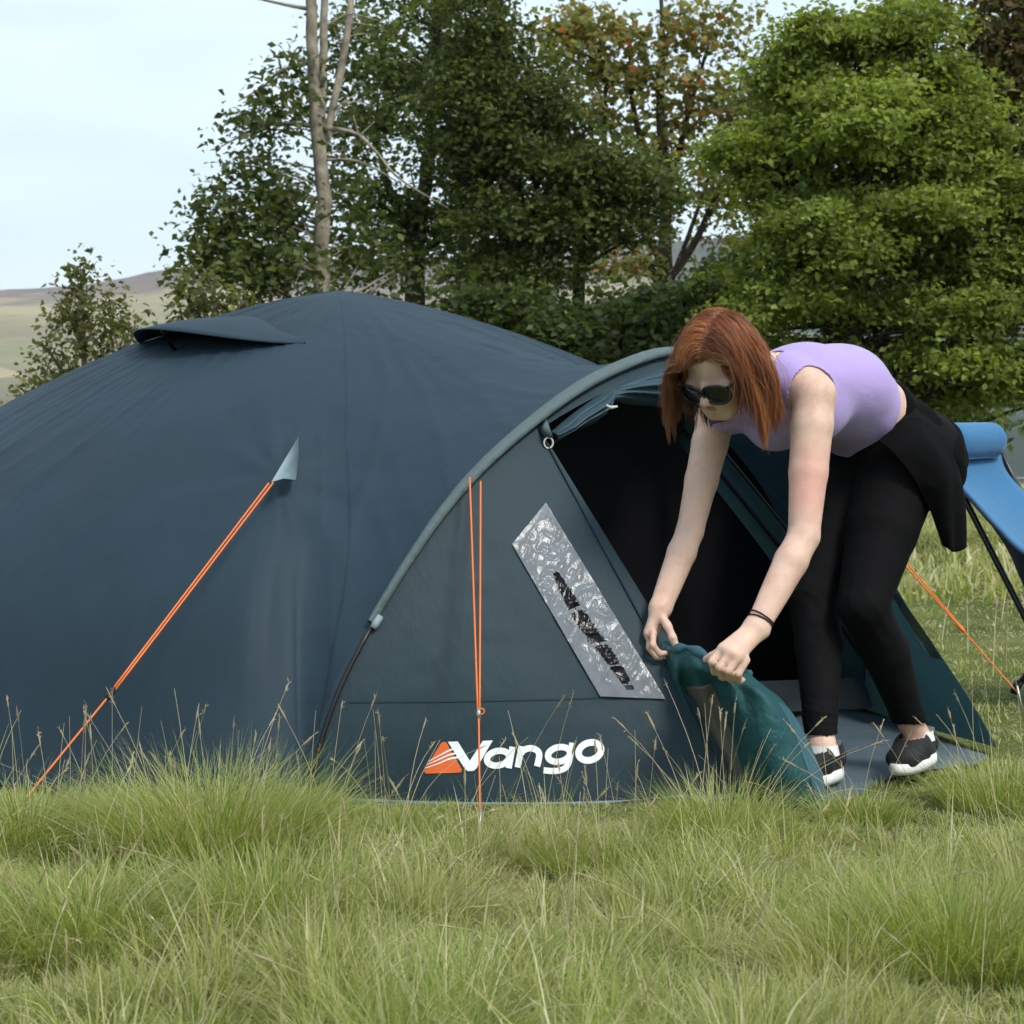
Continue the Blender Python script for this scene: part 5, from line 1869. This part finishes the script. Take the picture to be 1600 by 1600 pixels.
gl_ = A3((0, 0, -1)); gloc = np.array([gl_ @ hl, gl_ @ ff, gl_ @ uu])
tol = np.stack([hl, ff, uu])
LOCK = hr.normal(size=(150, 3)); LOCK /= np.linalg.norm(LOCK, axis=1)[:, None]
guide = {}
nstr = 0
PART = 0.012
while nstr < 7500:
    u = hr.normal(size=3); u /= np.linalg.norm(u)
    root = sk_c + sk_r * u
    # hairline: nothing on the face or below the ears
    if root[1] > 0.058 - 0.35 * max(0, .075 - root[2]) * 0 and root[2] < 0.060 + 0.25 * abs(root[0]): continue
    if root[2] < -0.015 and root[1] > -0.015: continue
    if root[2] < -0.050: continue
    sgn = 1 if root[0] > PART else -1
    lay = hr.uniform(0, 1)
    pad = .004 + .010 * lay
    clump = int(np.argmin(((LOCK - u) ** 2).sum(1) + (np.sign(LOCK[:, 0] - .16) != sgn) * 9))
    crs = np.random.default_rng(clump)
    ln = hr.uniform(.118, .185) * (0.75 + 0.5 * crs.uniform()) * (1.06 if sgn > 0 else 1.0)
    fly = 1.0 if hr.uniform() > .08 else 4.0
    ns = 13
    q = push_out(root, pad * .6)
    d = np.array([sgn * 1.0, -0.25 if root[1] > 0 else -.1, 0.05])
    nrm_ = (root - sk_c) / sk_r ** 2; nrm_ /= np.linalg.norm(nrm_)
    d = d - nrm_ * (d @ nrm_) + nrm_ * .25
    d /= np.linalg.norm(d)
    pts = [root, q]
    wv = crs.uniform(0, 6.28); wa = crs.uniform(.1, .35)
    for s in range(ns):
        st = ln / ns
        t = s / ns
        side_ = np.array([sgn * ((0.34 if sgn > 0 else .28) if t < .4 else (-0.10 if sgn > 0 else -.25)), -0.25 * (1 - t) - (.18 if sgn > 0 else 0.0), 0])
        d = d * 0.62 + gloc * (0.30 + .35 * t) + side_ * .22 + crs.normal(size=3) * .05 + hr.normal(size=3) * .03 * fly
        if t > .62: d = d + np.array([sgn * .10, -.16, .05]) * (1 if crs.uniform() < .35 else -.4)
        d = d + np.array([math.sin(wv + 7 * t), math.cos(wv + 6 * t), 0]) * wa * .10
        d /= np.linalg.norm(d)
        q = q + d * st
        q = push_out(q, pad)
        if fly < 2 and clump in guide:
            q = q + (guide[clump][s] - q) * (0.20 * t)
        # keep the face clear
        if q[1] > 0.020 and abs(q[0]) < 0.078 and q[2] < .060:
            q = q + np.array([sgn * (0.080 - abs(q[0])) * .8, -.006, 0])
        pts.append(q.copy())
    if clump not in guide and fly < 2: guide[clump] = [p.copy() for p in pts[2:]]
    W3 = [Hc + tol.T @ p for p in pts]
    r_ = hr.uniform(.00032, .00062)
    rad_ = [r_ * .7] + [r_] * (len(W3) - 4) + [r_ * .8, r_ * .5, r_ * .12]
    v, f = tube_data(W3, rad_, 3, len(HV), cap=False)
    HV += v; HF += f
    base_c = np.array([(0.36, 0.115, 0.032), (0.26, 0.082, 0.025), (0.42, 0.165, 0.055), (0.16, 0.055, 0.020)][int(crs.integers(0, 4))]) * hr.uniform(.75, 1.2)
    HCc += [base_c * (1.12 - .48 * (kk // 3) / 15) for kk in range(len(v))]
    nstr += 1
hv = np.array([tuple(v) for v in HV])
hm = np_mesh('hair', hv, [i for f in HF for i in f], [len(f) for f in HF], np.array(HCc))
wear('hair', hm, M['hair'])
# scalp cap under the strands
SC = Field(Hc - .16, Hc + .16, .004)
SC.ell(hp(0, -.014, .031), (hl, ff, uu), (.0785, .093, .0865), 0)
SC.mesh('tmp')


def cap_cut(V):
    o = V - Hc
    l, f_, u_ = o @ hl, o @ ff, o @ uu
    return np.maximum.reduce([np.minimum(f_ - .055, .062 + .25 * np.abs(l) - u_), np.minimum(-.010 - u_, f_ + .015), -.055 - u_])


capm = SC.cut('scalp', cap_cut)
ca = capm.color_attributes.new('Col', 'FLOAT_COLOR', 'POINT')
ca.data.foreach_set('color', np.tile(np.array([.16, .048, .016, 1], np.float32), len(capm.vertices)))
o = link('hair_cap', capm, M['hair']); o.parent = person

# ================================================================== GRASS
def blade_mesh(name, x, y, L_, W, head, lean, bend, col, rng, z=None, seg=3):
    N = len(x)
    if z is None: z = ground_z(x, y) - 0.006
    h = np.stack([np.cos(head), np.sin(head), np.zeros(N)], 1)
    tw = head + math.pi / 2 + rng.normal(0, 0.5, N)
    wv = np.stack([np.cos(tw), np.sin(tw), rng.normal(0, 0.15, N)], 1)
    V = np.empty((N, 2 * seg + 1, 3), np.float32)
    base = np.stack([x, y, z], 1)
    ang = lean.copy()
    p = base.copy()
    st = L_ / seg
    for s in range(seg + 1):
        wd = (W * (1 - (s / seg) ** 1.6))[:, None] * 0.5
        if s < seg:
            V[:, 2 * s] = p - wv * wd
            V[:, 2 * s + 1] = p + wv * wd
        else:
            V[:, 2 * s] = p
        p = p + (h * np.sin(ang)[:, None] + np.array([[0, 0, 1.0]]) * np.cos(ang)[:, None]) * st[:, None]
        ang = np.minimum(ang + bend / seg, 2.1)
    nvb = 2 * seg + 1
    pat = []
    for s in range(seg - 1):
        pat += [2 * s, 2 * s + 1, 2 * s + 3, 2 * s + 2]
    pat += [2 * seg - 2, 2 * seg - 1, 2 * seg]
    loops = (np.arange(N)[:, None] * nvb + np.array(pat)[None]).ravel()
    sizes = np.tile(np.array([4] * (seg - 1) + [3]), N)
    # straw-coloured tips
    cc = np.repeat(col, nvb, axis=0).reshape(N, nvb, 3)
    tipw = np.linspace(0, 1, nvb)[None, :, None] * rng.uniform(0, 0.40, (N, 1, 1))
    cc = cc * (1 - tipw) + np.array([0.46, 0.45, 0.22]) * tipw
    return np_mesh(name, V.reshape(-1, 3), loops, sizes, cc.reshape(-1, 3))


G_COL = [(0.185, 0.265, 0.048), (0.280, 0.338, 0.082), (0.375, 0.415, 0.150), (0.54, 0.50, 0.29), (0.70, 0.65, 0.46)]


def tent_mask(x, y):
    """True where something stands on the ground (no grass there)"""
    poly = [(-0.60, 4.92), (0.50, 4.99), (0.72, 4.96), (0.90, 5.24), (1.14, 5.50), (1.30, 5.72), (1.10, 6.80), (1.30, 6.66), (-0.5, 8.5), (-2.35, 6.7), (-1.55, 5.62)]
    ins = np.zeros(len(x), bool)
    n_ = len(poly)
    for i in range(n_):
        x1, y1 = poly[i]; x2, y2 = poly[(i + 1) % n_]
        c = ((y1 > y) != (y2 > y)) & (x < (x2 - x1) * (y - y1) / (y2 - y1 + 1e-12) + x1)
        ins ^= c
    return ins


def turf_height(x, y):
    """sward height in metres: grazed by the tent, rank in front of it"""
    n1 = vnoise(x * 1.7, y * 1.7, 51); n2 = vnoise(x * 4.5, y * 4.5, 52)
    h = 0.030 + 0.085 * n1 * n2 + 0.022 * n2
    front = np.clip((4.80 - y) / 0.9, 0, 1)                     # grazed short beside the tent
    left = np.clip((-0.35 - x) / 0.6, 0, 1) * np.clip((5.2 - y) / 0.4, 0, 1)
    return h * (0.42 + 0.80 * front + 0.55 * left)


def scatter(n_, y0, y1, mx, rng, xr=None, pw=1.0):
    y = y0 + (y1 - y0) * rng.uniform(0, 1, n_) ** pw
    hw = 0.2353 * y + mx
    x = rng.uniform(-1, 1, n_) * hw
    if xr: x = rng.uniform(xr[0], xr[1], n_)
    k = ~tent_mask(x, y)
    return x[k], y[k]


def turf(name, label, n_, y0, y1, mx, seed, wmul=1.0, lmul=1.0, xr=None, cw=(2.6, 4, 4, 3.0, 2.2), hmin=0.0, pw=1.0, tuft=0):
    rng = np.random.default_rng(seed)
    x, y = scatter(n_, y0, y1, mx, rng, xr, pw)
    N = len(x)
    hgt = turf_height(x, y)
    L_ = (hgt + hmin) * rng.uniform(0.45, 1.5, N) * 0.88 * lmul
    flow = 2 * math.pi * vnoise(x * 1.6, y * 1.6, 61) * 1.5 + rng.normal(0, 1.0, N)
    lean = np.abs(rng.normal(0.35, 0.40, N))
    bend = np.abs(rng.normal(0.95, 0.6, N))
    if tuft:
        # blades gather into many small tufts that lean outwards from their hearts
        cx, cy = scatter(tuft, y0, y1, mx, rng, xr, pw)
        cr_ = rng.uniform(0.05, 0.13, len(cx)); ch = rng.uniform(0.6, 1.0, len(cx)) + 1.1 * rng.uniform(0, 1, len(cx)) ** 3 * np.clip((4.75 - cy) / .6, 0, 1); cg = rng.uniform(0, 1, len(cx))
        best = np.full(N, 9.0); bi = np.zeros(N, int)
        for k in range(len(cx)):
            w_ = (np.abs(x - cx[k]) < 0.2) & (np.abs(y - cy[k]) < 0.2)
            ix = np.nonzero(w_)[0]
            d = np.hypot(x[ix] - cx[k], y[ix] - cy[k]) / cr_[k]
            m_ = d < best[ix]
            best[ix[m_]] = d[m_]; bi[ix[m_]] = k
        t = np.clip(1 - best, 0, 1)
        ins = best < 1.15
        flow = np.where(ins, np.arctan2(y - cy[bi], x - cx[bi]) + rng.normal(0, 0.7, N), flow)
        lean = np.where(ins, 0.20 + 0.85 * np.clip(best, 0, 1) + rng.normal(0, .2, N), lean + .45)
        lean = np.abs(lean)
        L_ = L_ * np.where(ins, ch[bi] * (0.7 + 0.7 * t), 0.62)
    lay = rng.uniform(0, 1, N) < 0.14 + 0.35 * np.clip((vnoise(x * 2.6 + 9, y * 2.6, 73) - .55) * 4, 0, 1)
    lean = np.where(lay, rng.uniform(.9, 1.4, N), lean)
    col = palette(rng, N, G_COL, cw)
    pat = vnoise(x * 2.2, y * 2.2, 71)
    dry = np.clip((pat - 0.48) * 3.5, 0, 1)[:, None] * rng.uniform(0, 1, (N, 1))
    col = col * (1 - 0.6 * dry) + np.array([0.38, 0.335, 0.17]) * 0.6 * dry
    col = np.where(lay[:, None], np.array([[0.46, 0.42, 0.27]]) * rng.uniform(.7, 1.2, (N, 1)), col)
    if tuft:
        g_ = np.where(ins, cg[bi], 0.3)[:, None]
        col = col * (1 - .35 * g_ * (1 - lay[:, None])) + np.array([[0.14, 0.25, 0.045]]) * .35 * g_ * (1 - lay[:, None])
    W = rng.uniform(0.0015, 0.0034, N) * wmul * np.where(rng.uniform(0, 1, N) < .16, 1.8, 1.0)
    o = link(name, blade_mesh(name, x, y, L_, W, flow, lean, bend, col, rng), M['grass'], None, smooth=True)
    tag(o, label, 'grass', kind='stuff')
    return o


turf('meadow_grass', 'fine pale green meadow grass covering the foreground', 260000, 2.6, 5.6, 0.35, 101, tuft=620)
turf('pasture_grass', 'short green pasture grass around and behind the tent', 90000, 5.3, 11.5, 0.6, 102, 1.7, 1.0, hmin=0.02, pw=1.3, tuft=900)
turf('field_grass', 'pale rough grass stretching to the field edge', 60000, 11.0, 42.0, 0.8, 103, 6.0, 1.9, cw=(2, 3, 3, 3, 2), hmin=0.05, pw=1.0)


# ---- tall dry stems with seed heads
def stalk_mesh(name, xs, ys, hs, heads, leans, rng, r=0.0011, seedy=1.0):
    V, F, Cc = [], [], []
    cz = ground_z(np.array(xs), np.array(ys))
    for x, y, h, a, l, z in zip(xs, ys, hs, heads, leans, cz):
        pts = []
        p = np.array([x, y, z - .01]); ang = l * 0.5
        for s in range(7):
            pts.append(p.copy())
            p = p + np.array([math.cos(a) * math.sin(ang), math.sin(a) * math.sin(ang), math.cos(ang)]) * h / 6
            ang += l * rng.uniform(0.05, 0.22)
        c = np.array([0.60, 0.55, 0.39]) * rng.uniform(0.75, 1.15)
        v, f = tube_data(pts, np.linspace(r * 1.25, r * 0.6, 7), 3, len(V), cap=False)
        V += v; F += f; Cc += [c] * len(v)
        if rng.uniform() < seedy:
            hl = rng.uniform(0.022, 0.05) * (0.6 + h)
            d = pts[-1] - pts[-2]; d /= np.linalg.norm(d)
            q = [pts[-1] - d * hl * 0.3 + d * hl * t for t in np.linspace(0, 1, 6)]
            cs = np.array([0.50, 0.43, 0.30]) * rng.uniform(0.75, 1.2)
            v, f = tube_data(q, np.array([.35, 1.0, 1.1, .9, .6, .1]) * r * rng.uniform(1.5, 2.6), 4, len(V), cap=False)
            V += v; F += f; Cc += [cs] * len(v)
            for _ in range(8):
                b0 = q[0] + d * hl * rng.uniform(0, 1)
                u = rng.normal(size=3); u = d * 0.9 + u * 0.35; u /= np.linalg.norm(u)
                e = b0 + u * rng.uniform(.006, .013)
                s_ = np.cross(u, rng.normal(size=3)); s_ /= np.linalg.norm(s_)
                k = len(V)
                V += [b0, (b0 + e) / 2 + s_ * r * 0.9, e, (b0 + e) / 2 - s_ * r * 0.9]
                F.append((k, k + 1, k + 2, k + 3)); Cc += [cs * 1.1] * 4
    sizes = [len(f) for f in F]
    return np_mesh(name, np.array([tuple(v) for v in V]), [i for f in F for i in f], sizes, np.array(Cc))


rng = np.random.default_rng(201)
n_ = 620
x, y = scatter(n_, 2.8, 4.85, 0.2, rng)
dens = 0.25 + 0.75 * np.clip((-x + 0.2) / 0.8, 0, 1) * np.clip((y - 3.3) / 1.0, 0, 1)
k = rng.uniform(0, 1, len(x)) < dens
x, y = x[k], y[k]
tag(link('dry_stalks', stalk_mesh('dry_stalks', x, y, rng.uniform(.12, .30, len(x)), rng.uniform(0, 6.28, len(x)), np.abs(rng.normal(.7, .5, len(x))), rng, 0.0008, 0.5), M['grass']),
    'thin straw-coloured dead grass stems scattered through the grass', 'grass', kind='stuff')
x, y = scatter(260, 6.5, 30, 0.3, rng, pw=0.8)
tag(link('distant_stalks', stalk_mesh('distant_stalks', x, y, rng.uniform(.18, .42, len(x)), rng.uniform(0, 6.28, len(x)), np.abs(rng.normal(.3, .2, len(x))), rng, 0.003, 0.8), M['grass']),
    'bleached tall grass stems far across the field', 'grass', kind='stuff')


# ---- tussocks, each its own plant
def tussock(label, px, Y, H, rad, nb, stalks=0, sh=0.3, green=1.0, seed=1, wind=0.0):
    rng = np.random.default_rng(seed)
    X = (px - 800) / FPX * Y
    r = rad * np.sqrt(rng.uniform(0, 1, nb)); a = rng.uniform(0, 6.283, nb)
    x, y = X + r * np.cos(a), Y + r * np.sin(a)
    out_ = a + rng.normal(0, 0.5, nb)
    lean = np.abs(rng.normal(0.15, 0.15, nb)) + 0.5 * (r / rad)
    bend = np.abs(rng.normal(0.8, 0.45, nb)) + wind
    L_ = H * rng.uniform(0.6, 1.3, nb) * 1.25
    col = palette(rng, nb, G_COL, (4 * green, 4, 2.0, 0.9, 0.4))
    W = rng.uniform(0.0016, 0.0032, nb)
    z = ground_z(x, y) - 0.006
    k = ~tent_mask(x, y)
    o = link('grass_tussock', blade_mesh('grass_tussock', x[k], y[k], L_[k], W[k], out_[k], lean[k], bend[k], col[k], rng, z[k], 4), M['grass'], None)
    tag(o, label, 'grass', 'grass tussocks in front of the tent')
    if stalks:
        a = rng.uniform(0, 6.283, stalks); r = rad * 0.6 * np.sqrt(rng.uniform(0, 1, stalks))
        tag(link('seed_stalks', stalk_mesh('seed_stalks', X + r * np.cos(a), Y + r * np.sin(a), sh * rng.uniform(.65, 1.2, stalks), a + rng.normal(0, .6, stalks), np.abs(rng.normal(.42, .3, stalks)), rng, 0.0008, 0.8), M['grass'], o), kind='stuff')
    return o


tussock('tall shaggy grass tussock before the left tent wall, below the orange guy line', 330, 4.15, .185, .18, 2800, 13, .32, seed=301)
tussock('seed-headed grass tussock in front of the dark door flap', 1128, 4.42, .125, .11, 1500, 20, .32, seed=302)
tussock('low lush green tussock in the bottom right foreground', 1500, 3.42, .125, .22, 3200, 3, .25, 2.2, seed=303)
tussock('grass tussock at the foot of the black tent pole', 478, 4.62, .085, .10, 1100, 6, .24, seed=304)
tussock('dry-stemmed grass tussock at the left picture edge', 40, 4.30, .115, .20, 2100, 8, .28, seed=305)
tussock('wispy tussock with dry stems left of the orange and white logo', 610, 4.55, .06, .13, 1000, 8, .24, seed=306)
tussock('flattened broad tussock in the bottom left foreground', 130, 3.55, .12, .22, 2600, 8, .25, 1.4, seed=307, wind=.5)
tussock('rounded green tussock below the middle of the tent', 960, 4.15, .07, .16, 1500, 8, .24, 1.6, seed=308)
tussock('small tussock beside the trampled groundsheet edge', 1345, 4.70, .07, .10, 900, 4, .2, 1.5, seed=309)
tussock('grass tussock between the black pole and the left guy line', 190, 4.55, .085, .16, 1400, 6, .28, seed=310)
tussock('tufted grass near the far front corner of the tent', 1570, 4.9, .11, .14, 1000, 10, .28, 1.3, seed=311)
tussock('broad shaggy tussock low in the left middle foreground', 420, 3.7, .11, .2, 2200, 10, .25, 1.3, seed=312)

# fallen leaves
M['deadleaf'] = plain('dead_leaf', (0.10, 0.035, 0.02), 0.7, 0.2, var=0.3)
for (px, py, yy, s, lab) in ((669, 1437, 3.62, .013, 'small dark brown fallen leaf lying in the middle of the grass'), (1160, 1508, 3.31, .012, 'reddish fallen leaf lying in the lower right grass')):
    c = P(px, py, yy)
    V = [c + Vector((dx * s, -dz * s * .4, dz * s)) for dx, dz in ((-1, -.1), (-.5, .7), (.1, .9), (.8, .5), (1, -.2), (.3, -.9), (-.5, -.8))]
    V.append(c + Vector((0, -.006, 0)))
    o = mesh_obj('fallen_leaf', V, [(i, (i + 1) % 7, 7) for i in range(7)], M['deadleaf'], None, solid=.001)
    tag(o, lab, 'leaf', 'fallen leaves')
